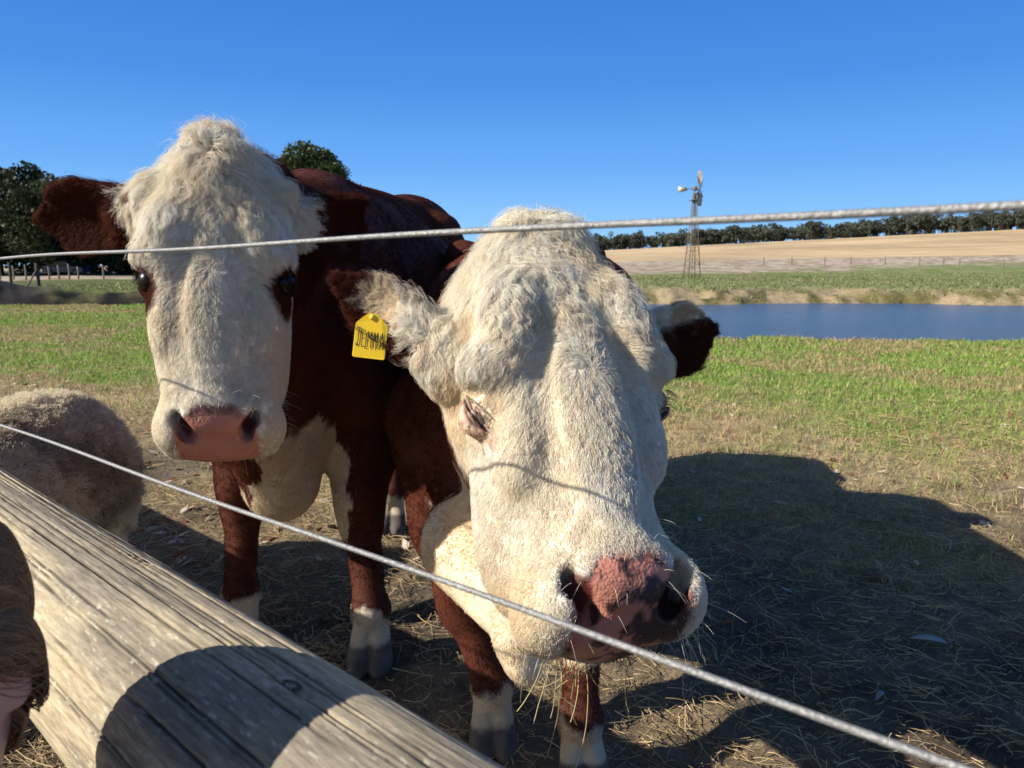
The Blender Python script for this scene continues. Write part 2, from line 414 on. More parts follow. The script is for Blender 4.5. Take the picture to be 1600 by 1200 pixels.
class Cow: pass
def build_cow(cw, box, fine):
    """cw: frame + pose numbers.  box: grid limits.  fine: fine grid limits round the head"""
    M, t, s, _, _ = fit_pose(cw.LM, cw.PX, cw.depth, muz=7)
    t = t + np.array(cw.shift)
    cw.M, cw.t, cw.s = M, t, s
    toL = lambda P: ((P - t) @ M) / s
    toW = lambda L: (np.asarray(L, float) * s) @ M.T + t
    cw.toL, cw.toW = toL, toW
    MR = M.T      # rows: head axes in the world
    h = cw.res
    ax = [grid_axis(box[0][i], box[1][i], fine[0][i], fine[1][i], h, cw.coarse) for i in range(3)]
    G = Sdf(*ax); cw.G = G
    f = nrm(np.array([*cw.f, 0.])); sd = np.array([-f[1], f[0], 0]); k = cw.k
    if sd[0] < 0: sd = -sd
    O = np.array([*cw.O, 0.])
    W = lambda a, b, c: O + f * a * k + sd * b * k + np.array([0, 0, c * k])
    cw.toB = lambda P: np.stack([(P - O) @ f, (P - O) @ sd, P[..., 2]], -1) / k
    MB_ = np.array([f, sd, [0, 0, 1.]])
    wd = cw.wide
    G.ell(W(-.72, 0, .86), np.array([.80, .37 * wd, .41]) * k, MB_, .05)
    G.ell(W(-.10, 0, .88), np.array([.42, .27 * wd, .40]) * k, MB_, .08)
    G.ell(W(-.16, 0, 1.17 + cw.wz), np.array([.36, .12, .17]) * k, MB_, .10)
    G.ell(W(-1.30, 0, 1.06), np.array([.30, .27 * wd, .29]) * k, MB_, .10)
    G.cone(W(-.15, 0, 1.17), W(-1.35, 0, 1.20), .15 * k, .14 * k, .10)
    for b in (-1, 1):
        G.ell(W(-1.12, b * cw.hip[0], cw.hip[1]), np.array([.11, .07, .07]) * k, MB_, .08)      # hip bones
        G.ell(W(-.02, b * .19, .86), np.array([.19, .105, .34]) * k, MB_, .07)       # shoulder blades
    # neck from shoulders to the back of the head
    nb = toW([0, -.13, -.20]); nb2 = toW([0, -.26, -.24])
    G.cone(W(-.02, 0, 1.03), nb, .235 * k, .130 * s, .08)
    G.cone(W(.06, 0, .86), nb2, .20 * k, .105 * s, .08)
    G.cone(W(-.10, 0, 1.20 + cw.wz), toW([0, -.06, -.18]), .13 * k, .080 * s, .07)
    # brisket and dewlap
    for (p, q, ra, rb, fl) in cw.dewlap(W, toW): G.cone(p, q, ra, rb, .06, flat=(sd, fl))
    # legs
    for (foot, knee, top, fr) in cw.legs:
        foot = np.array([*foot, 0.]); knee = np.array(knee, float); top = np.array(top, float)
        el = knee + (top - knee) * .38
        G.cone(top, el, .125 * k, .095 * k, .06)
        G.cone(el, knee + [0, 0, .03], .092 * k, .066 * k, .05)
        G.cone(knee + [0, 0, .05], knee - [0, 0, .04], .066 * k, .058 * k, .03)
        G.cone(knee - [0, 0, .03], foot + [0, 0, .16 * k], .049 * k, .041 * k, .04)
        G.ell(foot + [0, 0, .145 * k], np.array([.052, .056, .050]) * k, None, .03)
        ft = nrm(np.array([*fr, 0.])); fs = np.array([-ft[1], ft[0], 0])
        for b in (-1, 1):
            c = foot + fs * b * .028 * k
            G.cone(c - fs * b * .010 * k + [0, 0, .115 * k], c + ft * .045 * k + [0, 0, .035], .030 * k, .034 * k, .006)
            G.ell(c + ft * .055 * k + [0, 0, .022], np.array([.060, .031, .030]) * k, np.array([ft, fs, [0, 0, 1]]), .012)
            G.ell(foot - ft * .05 * k + fs * b * .02 + [0, 0, .12 * k], np.array([.018, .016, .020]) * k, None, .008)
        G.apply(lambda P: .002 - P[..., 2], [foot[0] - .2, foot[1] - .2, -.1], [foot[0] + .2, foot[1] + .2, .03], .004, 'sub', .0) if False else None
    # tail
    tl = [W(-1.56, 0, 1.22), W(-1.63, 0, 1.05), W(-1.62, 0, .75), W(-1.60, 0, .5)]
    for a, b in zip(tl[:-1], tl[1:]): G.cone(a, b, .032 * k, .026 * k, .03)
    G.ell(W(-1.60, 0, .40), np.array([.05, .05, .14]) * k, None, .03)
    # ---- head
    c0 = toW([0, -.29, -.13]); R = .40 * s
    G.apply(lambda P: head_dist(toL(P), spline_tab(cw.table), cw.table[-1][0]) * s, c0 - R, c0 + R, .05, m=.0)
    E = lambda c, r, k=.02, op='add', rot=None: G.ell(toW(c), np.array(r) * s, (np.asarray(rot) @ MR) if rot is not None else MR, k, op)
    def rz(a, b=0, c=0):   # rows = axes; rotation about local Z by a, about Y by b, about X by c
        a, b, c = radians(a), radians(b), radians(c)
        Z = np.array([[cos(a), sin(a), 0], [-sin(a), cos(a), 0], [0, 0, 1]]); Y = np.array([[cos(b), 0, sin(b)], [0, 1, 0], [-sin(b), 0, cos(b)]])
        X = np.array([[1, 0, 0], [0, cos(c), sin(c)], [0, -sin(c), cos(c)]])
        return Z @ Y @ X
    ey = cw.eye       # local eye height etc.
    for b in (-1, 1):
        E((b * .080, -.175, -.014), np.array([.032, .066, .024]) * cw.relief, .035, rot=rz(b * 10))      # frontal eminence
        E((b * .116, ey[1] + .050, -.045), np.array([.034, .030, .038]) * cw.relief, .03, rot=rz(b * -25))      # brow above the eye
        E((b * .086, -.320, -.050), (.022, .060, .036), .04, rot=rz(b * 6))       # cheek ridge below the eye
        E((b * .058, -.272, .024), np.array([.013, .050, .022]) * cw.relief, .03, 'sub', rot=rz(b * 8))      # furrow beside the bridge
        E((b * .050, -.19, .028), np.array([.015, .065, .026]) * cw.relief, .03, 'sub', rot=rz(b * 14))
        E((b * .150, -.20, -.120), (.03, .05, .04), .05, 'sub')                   # temple hollow
        cw.bud > .3 and E((b * cw.budx, -.080, -.080), np.array([.044, .036, .034]) * cw.bud, .03)                     # horn bud
        E((b * .070, cw.ny - .012, -.060), (.042, .040, .050), .03)                       # lip pad
        E((b * .085, -.42, -.15), (.04, .10, .05), .04)                           # jaw
        # nostril: wing, then the comma shaped opening
        E((b * .068, cw.ny + .004, -.014), (.026, .036, .026), .02, rot=rz(b * 20))
        E((b * .055, cw.ny - .010, -.004), (.0150, .030, .036), .010, 'sub', rot=rz(b * -28, b * 25))
        E((b * .070, cw.ny + .014, -.004), (.011, .018, .030), .010, 'sub', rot=rz(b * 15))
        # eye: hollow, globe in lids, slit
        E((b * ey[0], ey[1], ey[2] + .008), (.026, .018, .010), .015, 'sub', rot=rz(b * ey[3], b * 35))
        E((b * (ey[0] - .012 - cw.sunk), ey[1], ey[2] - .014 - cw.sunk), (.031, .029, .031), .014)
        E((b * (ey[0] - .002), ey[1] + ey[5], ey[2] + .004), (.026, ey[4], .034), .003, 'sub', rot=rz(b * ey[3], b * 40))
    E((0, cw.ny - .032, -.092), (.066, .036, .036), .010)                                # chin
    E((0, -.33, .004), (.040, .12, .014), .03)                                    # bridge
    E((0, -.50, .004), (.050, .04, .018), .02)
    E((0, -.02, -.07), (cw.poll, .035, .05), .03)                                     # poll
    # ---- ears: leaf shaped cups
    cw.earinfo = []
    for (base, dr, nm, Ln, Wd, cup, tip) in cw.ears:
        b_ = toW(base); dr = nrm(np.array(dr, float)); nm = np.array(nm, float); nm = nrm(nm - (nm @ dr) * dr); sdv = np.cross(nm, dr)
        cw.earinfo.append((b_, dr, nm, sdv, Ln, Wd))
        def fe(P, b_=b_, dr=dr, nm=nm, sdv=sdv, Ln=Ln, Wd=Wd, cup=cup, tip=tip):
            q = P - b_; u = q @ dr; v = q @ sdv; w = q @ nm; tt = np.clip(u / Ln, 0, 1)
            wid = Wd * np.clip((.42 + 1.55 * tt - .2 * tt ** 2) * (1 - tt ** tip), 0.0, 1) + .002
            wid = np.minimum(wid, Wd)
            cs = cup * (1 - .5 * tt); zc = cs * (np.minimum(np.abs(v) / Wd, 1.2)) ** 2 - .35 * cs + .25 * Ln * (tt - .5) ** 2 * .4
            th = .009 + .018 * (1 - tt) ** 3 * (1 - np.minimum(np.abs(v) / Wd, 1) ** 2)
            d = np.maximum(np.abs(w - zc) - th, (np.abs(v) - wid) * .9); d = np.maximum(d, np.maximum(u - Ln, -u - .02))
            return d
        e = b_ + dr * Ln / 2; G.apply(fe, e - Ln * .75, e + Ln * .75, .02, m=0)
        G.cone(b_ - dr * .05, b_ + dr * .035, .050 * s, .034 * s, .03)
    for (op, c, r, kk, rot) in cw.extra: E(c, r, kk, op, rot=rz(*rot))
    # gentle muscle and skin-fold relief
    V, Q = G.net(2)
    _, n = G.sample(V, True)
    L = toL(V); hd = ss(-.34, -.26, L[:, 2]) * (L[:, 1] > -.63) * (np.abs(L[:, 0]) < .22)
    rel = (fbm(V, 9, 3) - .5) * .012 * (1 - hd) + (fbm(V * [1, 1, .5], 34, 2) - .5) * .0075 * hd * ss(-.52, -.42, L[:, 1]) + (fbm(np.stack([L[:, 0] * 26, L[:, 1] * 75 + 3 * np.abs(L[:, 0]) * 26, L[:, 2] * 26], -1), 1.0, 2) - .5) * .0055 * hd * ss(.035, .075, np.abs(L[:, 0])) * ss(-.50, -.40, L[:, 1])
    V = V + n * rel[:, None]
    V[:, 2] = np.maximum(V[:, 2], .003)
    return V, Q, n

def norm_from(V, Q):
    a = V[Q[:, 2]] - V[Q[:, 0]]; b = V[Q[:, 3]] - V[Q[:, 1]]; fn = np.cross(a, b); n = np.zeros_like(V)
    for i in range(4):
        for c in range(3): n[:, c] += np.bincount(Q[:, i], weights=fn[:, c], minlength=len(V))
    return nrm(n)

WHITE = np.array([.94, .885, .79]); BROWN = np.array([.092, .0225, .0105]); PINK = np.array([.56, .235, .165]); HOOF = np.array([.10, .085, .075]); HORN = np.array([.42, .25, .13])
def lerp(a, b, t): t = np.asarray(t)[..., None]; return a * (1 - t) + b * t

def coat_colour(cw, P, skin=False):
    """pigment of coat (or bare skin) plus some painted shade at world points"""
    L = cw.toL(P); B = cw.toB(P)
    n1 = fbm(P, 14, 3); n2 = fbm(P, 60, 2)
    c = np.tile(BROWN, (len(P), 1)) * (.8 + .5 * n1)[:, None]
    wj = (n1 - .5)
    # white underline, brisket, throat
    w = cw.white_body(P, L, B, wj)
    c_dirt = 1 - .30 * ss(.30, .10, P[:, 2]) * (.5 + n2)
    # head
    hm = ss(cw.zw - .02, cw.zw + .02, L[:, 2] + .10 * wj) * (L[:, 1] > -.66) * (L[:, 1] < .2) * (np.abs(L[:, 0]) < .20) * (L[:, 2] > -.36)
    w = np.maximum(w, hm)
    # ears
    for i, (b_, dr, nm, sdv, Ln, Wd) in enumerate(cw.earinfo):
        q = P - b_; u = (q @ dr) / Ln; v = (q @ sdv) / Wd; m = (u > .02) & (np.linalg.norm(q, axis=1) < Ln * 1.25) & (np.abs(L[:, 0]) > .15)
        w = np.where(m, cw.ear_white(i, u + .5 * wj, v, (q @ nm)), w)
    c = lerp(c, WHITE * (.92 + .16 * n2)[:, None] * np.array([1, 1 - .05, 1 - .12]) ** ((n1 * 2)[:, None]), w)
    c = c * (c_dirt * np.where(L[:, 1] < -.62, .86, 1.0) if True else 1)[:, None] * np.where(((hm < .5) & (w > .5))[:, None], np.array([.86, .80, .70]), 1.0)  # body white toned down to cream, imitating the head's shade on the throat
    stain = ss(.50, .72, fbm(P, 9, 3, 21.)) * w * cw.stain; c = c * (1 - stain)[:, None] + (c * np.array([.90, .74, .52])) * stain[:, None]
    # eye patches
    for b in (-1, 1):
        q = L - np.array([b * cw.eye[0], cw.eye[1] - .008, cw.eye[2]])
        ca_, sa_ = cos(radians(b * cw.eye[3])), sin(radians(b * cw.eye[3])); e1 = q[:, 0] * ca_ + q[:, 1] * sa_; e2 = -q[:, 0] * sa_ + q[:, 1] * ca_
        dd = np.sqrt((e1 / .038) ** 2 + ((e2 - cw.eye[5] - .004) / .0085) ** 2 + (q[:, 2] / .05) ** 2)
        d = np.sqrt(((q[:, 0] + b * .008) / .050) ** 2 + ((q[:, 1] + .006) / .060) ** 2 + (q[:, 2] / .07) ** 2) + .5 * wj
        if cw.patch: c = lerp(c, BROWN * 1.15, 1 - ss(.85, 1.1, d))
        else: c = lerp(lerp(c, np.array([.60, .40, .30]), (1 - ss(.8, 1.6, dd)) * .75), np.array([.07, .035, .025]), (1 - ss(.35, .62, dd)) * .95)
    # horn buds
    for b in (-1, 1):
        q = L - np.array([b * (cw.budx + .024), -.074, -.082]); c = lerp(c, HORN, (1 - ss(.010, .016, np.linalg.norm(q, axis=1))) * (cw.bud > .3))
    # nose pad
    pad = nose_mask(L) 
    pk = lerp(PINK * (.85 + .35 * n1)[:, None], cw.dark_nose, cw.nose_spots(P, L))
    c = lerp(c, pk, pad)
    for b in (-1, 1):
        q = L - np.array([b * .058, cw.ny - .002, -.012]); c = lerp(c, np.array([.10, .022, .018]), (1 - ss(.7, 1.05, np.sqrt((q[:, 0] / .017) ** 2 + (q[:, 1] / .033) ** 2 + (q[:, 2] / .040) ** 2) )) * .92)  # nostril hollows painted dark red to stand in for their deep shade
    # hooves
    c = lerp(c, HOOF * (.6 + .8 * fbm(P, 40, 2))[:, None], 1 - ss(.070, .080, P[:, 2] / cw.k + .02 * wj))
    return c
def nose_mask(L):
    x, y, z = L[..., 0], L[..., 1], L[..., 2]
    top = -.478 - .035 * ss(.03, .07, np.abs(x))
    m = ss(0, .012, top - y) * (1 - ss(.070, .082, np.abs(x) + .05 * np.maximum(0, -.055 - z))) * ss(-.105, -.09, z)
    return m
def flow(cw, P, Nn, L):
    """hair direction (world) before projection on the skin"""
    x, y, z = L[:, 0], L[:, 1], L[:, 2]
    W0 = np.array([0, cw.whorl]); vx, vy = x - W0[0], y - W0[1]; r = np.hypot(vx, vy) + 1e-4
    low = ss(.02, -.04, vy) if False else ss(-.02, .05, -vy)
    # radiating whorl with a slight swirl; below: down and outward; above: comes down from the poll
    rad = np.stack([vx / r, vy / r, 0 * r], 1); sw = np.exp(-r / .035) * .9
    rad = np.stack([rad[:, 0] * np.cos(sw) - rad[:, 1] * np.sin(sw), rad[:, 0] * np.sin(sw) + rad[:, 1] * np.cos(sw), 0 * r], 1)
    down = np.stack([x * 3.0 , -1 + 0 * x, -1.6 * ss(.05, .12, np.abs(x))], 1)
    tx, ty = x - cw.top[0], y - cw.top[1]; tr = np.hypot(tx, ty) + 1e-4
    wvy = .75 * np.sin(y * 95 + x * 30 + 4 * fbm(P, 12, 2)) * ss(.10, .04, np.abs(x)) * ss(-.22, -.15, y)
    pol = np.stack([tx / tr * .9 + wvy, np.where(ty > 0, .9, -1) * np.maximum(np.abs(ty / tr), .25), -.3 * ss(.06, .12, np.abs(x))], 1)
    near = np.exp(-(r / .065) ** 2)
    up = ss(.045, .075, vy)
    d = rad * near[:, None] + (1 - near)[:, None] * (pol * up[:, None] + (rad * .5 + down * .5) * (1 - up)[:, None])
    side = ss(.09, .14, np.abs(x)) * (y < -.10)
    d = lerp(d, np.stack([np.sign(x) * .2, -.75 + 0 * x, -.8 + 0 * x], 1), side * .8)
    back = ss(-.16, -.22, z); d = lerp(d, np.stack([0 * x, -.4 + 0 * x, -1 + 0 * x], 1), ss(.16, .24, -z))
    nz = np.exp(-((y + .50) / .03) ** 2); 
    D = d @ cw.M.T
    # body
    B = cw.toB(P); fB = cw.toB(np.zeros((1, 3))) if False else None
    f = nrm(np.array([*cw.f, 0.]))
    body = -f * .5 + np.array([0, 0, -.9]); leg = np.array([0, 0, -1.0])
    db = np.where((B[:, 2] > 1.05)[:, None], -f * 1.0 + np.array([0, 0, -.25]), body)
    inh = (L[:, 2] > -.33) & (L[:, 1] > -.66) & (L[:, 1] < .10) & (np.abs(x) < .20) & ~((z < -.19) & (y < -.34))
    D = np.where(inh[:, None], D, db)
    for (b_, dr, nm, sdv, Ln, Wd) in cw.earinfo:
        q = P - b_; u = (q @ dr) / Ln; v = (q @ sdv) / Wd
        m = (u > .0) & (np.linalg.norm(q, axis=1) < Ln * 1.25) & (np.abs(x) > .13)
        D = np.where(m[:, None], dr * .8 + sdv * (np.sign(v) * np.minimum(np.abs(v), 1.2) * .9)[:, None] + np.array([0, 0, -.15]), D)
    return nrm(D), inh
def grow_fur(cw, V, Q, Nv, n_guides, per, name, mat, parent, sel, length, lift, wave, spread, rad, k=6, seed=1, clump=.75, view_cull=True, tint=.10, jit=.10, lockvar=.14):
    """sel(V, L, N) -> density; length(P, L) -> metres; every guide is a lock with `per` hairs round it"""
    rg = np.random.default_rng(seed)
    Lv = cw.toL(V); dens = sel(V, Lv, Nv)
    if view_cull:
        vd = nrm(CP - V); c = (Nv * vd).sum(1); dens = dens * (.04 + .96 * ss(-.45, -.1, c))
    P, T = tri_sample(V, Q, dens, n_guides, rg)
    L = cw.toL(P); Nn = nrm(Nv[T].mean(1)); D, inh = flow(cw, P, Nn, L)
    ln = length(P, L) * (.75 + .5 * rg.random(n_guides))
    g = np.empty((n_guides, k, 3)); g[:, 0] = P - Nn * .001
    d = nrm(D - (D * Nn).sum(1, keepdims=True) * Nn)
    lf = lift(P, L)[:, None] if callable(lift) else lift
    d = nrm(d + Nn * lf + rg.normal(0, jit, (n_guides, 3)))
    cur = P.copy(); step = ln / (k - 1); wv = wave(P, L) if callable(wave) else wave
    side = nrm(np.cross(d, Nn)); ph = fbm(P, 45, 2, 5.0) * 18 + rg.random(n_guides) * .8
    for i in range(1, k):
        a = ph + i * (1.25 + .3 * rg.random(n_guides))
        dd = nrm(d + side * (np.cos(a) * wv)[:, None] + Nn * (np.sin(a * .9) * wv * .35)[:, None])
        cur = cur + dd * step[:, None]
        val, gn = cw.G.sample(cur, True)
        hmin = np.minimum(.0015 + .22 * ln * np.sin(np.pi * min(i / (k - 1) * .8, 1)) * np.clip(lf if np.isscalar(lf) else lf[:, 0], .12, 1), .03)
        push = np.clip(hmin - val, 0, .03); cur = cur + gn * push[:, None]
        hi = np.clip(val - hmin * 1.6, 0, .012) * .5 * (1.0 if np.isscalar(lf) else (lf[:, 0] < .75)); cur = cur - gn * hi[:, None]
        g[:, i] = cur
        t_ = nrm(d + np.array([0, 0, -.10])); d = nrm(t_ - (t_ * gn).sum(1, keepdims=True) * gn * (.75 if i > 1 else .35))
        side = nrm(np.cross(d, gn)); Nn = gn
    # hairs
    n = n_guides * per; gi = np.repeat(np.arange(n_guides), per)
    sp = np.broadcast_to(spread(P, L) if callable(spread) else spread, (n_guides,))
    _, gnr = cw.G.sample(g[:, 0], True); t2 = g[:, 2] - g[:, 0]; t2 = nrm(t2 - (t2 * gnr).sum(1, keepdims=True) * gnr); t1 = np.cross(t2, gnr)
    gh = cw.G.sample(g.reshape(-1, 3)).reshape(n_guides, k); gh[:, 0] = 0
    o = rg.normal(0, 1, (n, 2)) * sp[gi][:, None]
    off = t1[gi] * o[:, :1] + t2[gi] * o[:, 1:]
    tt = np.linspace(0, 1, k)[None, :, None]
    lf2 = (1 - .35 * rg.random(n))[:, None, None]          # shorter hairs stop early along the guide
    idx = tt * lf2 * (k - 1); i0 = np.minimum(np.floor(idx).astype(int), k - 2)[..., 0]; fr = idx - i0[..., None]
    gg = g[gi]; ar = np.arange(n)[:, None]
    H = gg[ar, i0] * (1 - fr) + gg[ar, i0 + 1] * fr
    cl = (clump(P, L)[gi][:, None, None] if callable(clump) else clump)
    H = H + off[:, None] * (1 - cl * tt ** .8)
    H = H + (rg.normal(0, 1, (n, 1, 3)) * (ln[gi] * .07)[:, None, None]) * tt ** 1.5
    # keep roots out of the air and hairs out of the skin
    hg = gh[gi][ar, i0] * (1 - fr[..., 0]) + gh[gi][ar, i0 + 1] * fr[..., 0]; hg = np.maximum(hg * (.65 + .7 * rg.random((n, 1)) + .9 * (rg.random((n, 1)) > .93)), .0004)
    flat = H.reshape(-1, 3); val, gn = cw.G.sample(flat, True); flat = flat + gn * (np.clip(hg.ravel() - val, -.02, .02) * .9)[:, None]
    val, gn = cw.G.sample(flat, True); flat = flat + gn * np.clip(.0005 - val, 0, .02)[:, None]
    H = flat.reshape(n, k, 3)
    v0, g0 = cw.G.sample(H[:, 0], True); H[:, 0] -= g0 * (v0 + .0010)[:, None]
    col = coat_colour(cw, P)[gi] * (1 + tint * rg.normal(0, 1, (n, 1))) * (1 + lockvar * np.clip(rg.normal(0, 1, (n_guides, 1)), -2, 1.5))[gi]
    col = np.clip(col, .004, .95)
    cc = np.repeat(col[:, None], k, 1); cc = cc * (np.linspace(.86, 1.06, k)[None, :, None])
    r = rad * (.7 + .6 * rg.random((n, 1))) * np.linspace(1.1, .25, k)[None]
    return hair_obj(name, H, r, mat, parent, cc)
# ---- the two animals
m_skin = attr_mat('cow_hide', rough=.75, bump=.35, scale=260, var=.12, spec=.25)
def _wet(m):      # damp pebbled nose leather where the 'wet' attribute is set
    nt = m.node_tree; b = nt.nodes['Principled BSDF']; w = N(nt, 'ShaderNodeAttribute', attribute_name='wet')
    mr = N(nt, 'ShaderNodeMapRange', i_3=.75, i_4=.30); nt.links.new(w.outputs['Fac'], mr.inputs[0]); nt.links.new(mr.outputs[0], b.inputs['Roughness'])
    tc = N(nt, 'ShaderNodeTexCoord'); v = N(nt, 'ShaderNodeTexVoronoi', i_Scale=230.0); nt.links.new(tc.outputs['Object'], v.inputs['Vector'])
    n2 = N(nt, 'ShaderNodeTexNoise', i_Scale=60.0, i_Detail=5.0); nt.links.new(tc.outputs['Object'], n2.inputs['Vector'])
    ad = N(nt, 'ShaderNodeMath', operation='ADD'); nt.links.new(v.outputs['Distance'], ad.inputs[0]); nt.links.new(n2.outputs[0], ad.inputs[1])
    mu = N(nt, 'ShaderNodeMath', operation='MULTIPLY'); nt.links.new(w.outputs['Fac'], mu.inputs[0]); nt.links.new(ad.outputs[0], mu.inputs[1])
    old = [n for n in nt.nodes if n.type == 'BUMP'][0]; bp = N(nt, 'ShaderNodeBump', i_Strength=.5, i_Distance=.002); bp.invert = True
    nt.links.new(mu.outputs[0], bp.inputs['Height']); nt.links.new(old.outputs[0], bp.inputs['Normal']); nt.links.new(bp.outputs[0], b.inputs['Normal'])
_wet(m_skin)
def hair_material(name, rough=.65, spec=.12, trans=.25):
    m, nt, b = mat_new(name); a = N(nt, 'ShaderNodeAttribute', attribute_name='col')
    nt.links.new(a.outputs['Color'], b.inputs['Base Color']); b.inputs['Roughness'].default_value = rough; b.inputs['Specular IOR Level'].default_value = spec
    tr = N(nt, 'ShaderNodeBsdfTranslucent'); nt.links.new(a.outputs['Color'], tr.inputs[0])
    ms = N(nt, 'ShaderNodeMixShader'); ms.inputs[0].default_value = trans
    nt.links.new(b.outputs[0], ms.inputs[1]); nt.links.new(tr.outputs[0], ms.inputs[2]); nt.links.new(ms.outputs[0], nt.nodes['Material Output'].inputs[0])
    return m
m_hair = hair_material('coat_hair')
m_eye, nt_, b_ = mat_new('cow_eye'); b_.inputs['Base Color'].default_value = (.012, .008, .006, 1); b_.inputs['Roughness'].default_value = .28; b_.inputs['Specular IOR Level'].default_value = .22

def sphere(c, r, nu=24, nv=14, sc=(1, 1, 1)):
    u = np.linspace(0, 2 * pi, nu, endpoint=False); v = np.linspace(0, pi, nv)
    P = np.stack([np.outer(np.sin(v), np.cos(u)), np.outer(np.sin(v), np.sin(u)), np.outer(np.cos(v), np.ones(nu))], -1) * r * np.array(sc) + c
    i = np.arange(nv - 1)[:, None] * nu; j = np.arange(nu)[None]; j2 = (j + 1) % nu
    return P.reshape(-1, 3), np.stack([i + j, i + nu + j, i + nu + j2, i + j2], -1).reshape(-1, 4)

A = Cow(); A.LM, A.PX, A.depth = LM_A, PX_A, 1.36
A.poll, A.stain = .045, .22; A.sunk, A.relief, A.budx = .003, .80, .118
A.table, A.bud = HEAD, .62
A.ny, A.shift, A.wz, A.hip = -.525, (0, 0, 0), -.075, (.19, 1.20)
A.res, A.coarse = .0042, .016
A.O = (-.66, 2.30); A.f = (-.10, -.99); A.k = 1.13; A.wide = .98; A.whorl = -.235; A.top = (0, -.01); A.zw = -.165
A.eye = (.134, -.252, -.060, 68, .0135, .0)
A.legs = [((-.43, 2.13), (-.47, 2.22, .46), (-.46, 2.38, .95), (.05, -1)), ((-.865, 2.24), (-.88, 2.34, .47), (-.86, 2.46, .95), (-.15, -1)),
          ((-.55, 3.30), (-.56, 3.52, .56), (-.60, 3.62, 1.0), (0, -1)), ((-.27, 3.55), (-.30, 3.75, .56), (-.33, 3.75, 1.0), (0, -1))]
A.dewlap = lambda W, toW: [(W(.20, 0, .72), W(.16, 0, .52), .19, .13, .85), (toW([0, -.33, -.20]), W(.26, 0, .68), .085, .12, .55)]
A.ears = [((-.145, -.115, -.135), (-1, .10, -.03), (.1, -1, -.25), .215, .066, .040, 2.3), ((.150, -.125, -.150), (.62, .80, .02), (.6, -.7, -.2), .17, .062, .045, 5)]
A.extra = []
A.white_body = lambda P, L, B, w: np.maximum(
    (B[:, 0] > .05) * (np.abs(B[:, 1]) < .15 + .08 * w) * ss(.70, .66, B[:, 2] + .25 * w + .0 * B[:, 1]) * (1 - (np.abs(B[:, 1] + .050) < .075 * ss(.44, .62, B[:, 2] + .12 * w))) * (B[:, 2] > .30),
    ss(.155, .145, B[:, 2] + .12 * w))
A.ear_white = lambda i, u, v, n: np.zeros_like(u)
A.patch = True; A.locks, A.tuft = 1200, .056
A.dark_nose = np.array([.16, .085, .075]); A.nose_spots = lambda P, L: ss(-.515, -.490, L[:, 1] + .05 * (fbm(P, 50, 2) - .5)) * .8

Bc = Cow(); Bc.LM, Bc.PX, Bc.depth = LM_B, PX_B, .90
Bc.poll, Bc.stain = .062, .45; Bc.sunk, Bc.relief, Bc.budx = .005, 1.0, .13
Bc.table, Bc.bud = HEAD_B, .2
Bc.ny, Bc.shift, Bc.wz, Bc.hip = -.520, (-.008, 0, 0), -.07, (.24, 1.24)
Bc.res, Bc.coarse = .0038, .016
Bc.O = (.05, 1.78); Bc.f = (.0, -1); Bc.k = .99; Bc.wide = 1.02; Bc.whorl = -.250; Bc.top = (-.01, .0); Bc.zw = -.215
Bc.eye = (.134, -.275, -.055, 62, .0042, -.006)
Bc.legs = [((-.05, 1.74), (-.13, 1.80, .38), (-.20, 1.86, .82), (.05, -1)), ((.16, 1.60), (.17, 1.70, .38), (.20, 1.84, .82), (.1, -1)),
           ((-.10, 3.15), (-.12, 3.30, .5), (-.14, 3.3, .9), (0, -1)), ((.30, 3.0), (.32, 3.2, .5), (.28, 3.2, .9), (0, -1))]
Bc.dewlap = lambda W, toW: [(W(.05, 0, .75), W(.22, -.01, .56), .19, .10, .8), (toW([0, -.36, -.20]), at(815, 985, 1.30), .075, .048, .7), (at(715, 850, 1.62), at(815, 985, 1.33), .105, .048, .75), (at(815, 985, 1.31), at(822, 1030, 1.30), .048, .030, .7)]
Bc.ears = [((-.160, -.135, -.145), (-.115, .02, .082), (.15, -1, .1), .176, .042, .036, 2.0), ((.160, -.145, -.150), (.92, .30, .22), (-.3, -1, -.1), .160, .054, .040, 2.4)]
Bc.extra = []
def _wb(P, L, B, w):
    th = (B[:, 0] > .09) * (np.abs(B[:, 1] + .0) < .24 + .25 * w) * ss(.70, .64, B[:, 2] + .4 * w) * (B[:, 2] > .28)
    thr = ss(-.20, -.18, L[:, 1] * 0 - .15) * (B[:, 0] > .25) * (np.abs(B[:, 1]) < .30) * ss(.80, .76, B[:, 2] + .5 * w)
    return np.maximum(np.maximum(th, thr), ss(.17, .155, B[:, 2] + .10 * w))
Bc.white_body = _wb
Bc.ear_white = lambda i, u, v, n: (ss(.66, .54, u) * ss(.55, .25, v) * ss(-1.1, -.75, v)) if i == 0 else ss(.35, .60, v) * ss(1.0, .9, u) + ss(.25, .15, u)
Bc.patch = False; Bc.locks, Bc.tuft = 1000, .035
Bc.dark_nose = np.array([.055, .035, .035]); Bc.nose_spots = lambda P, L: ss(.47, .63, fbm(P, 60, 3, 3.0) + .24 * ss(-.03, .05, L[:, 0]) * ss(-.49, -.535, L[:, 1]) - .03)

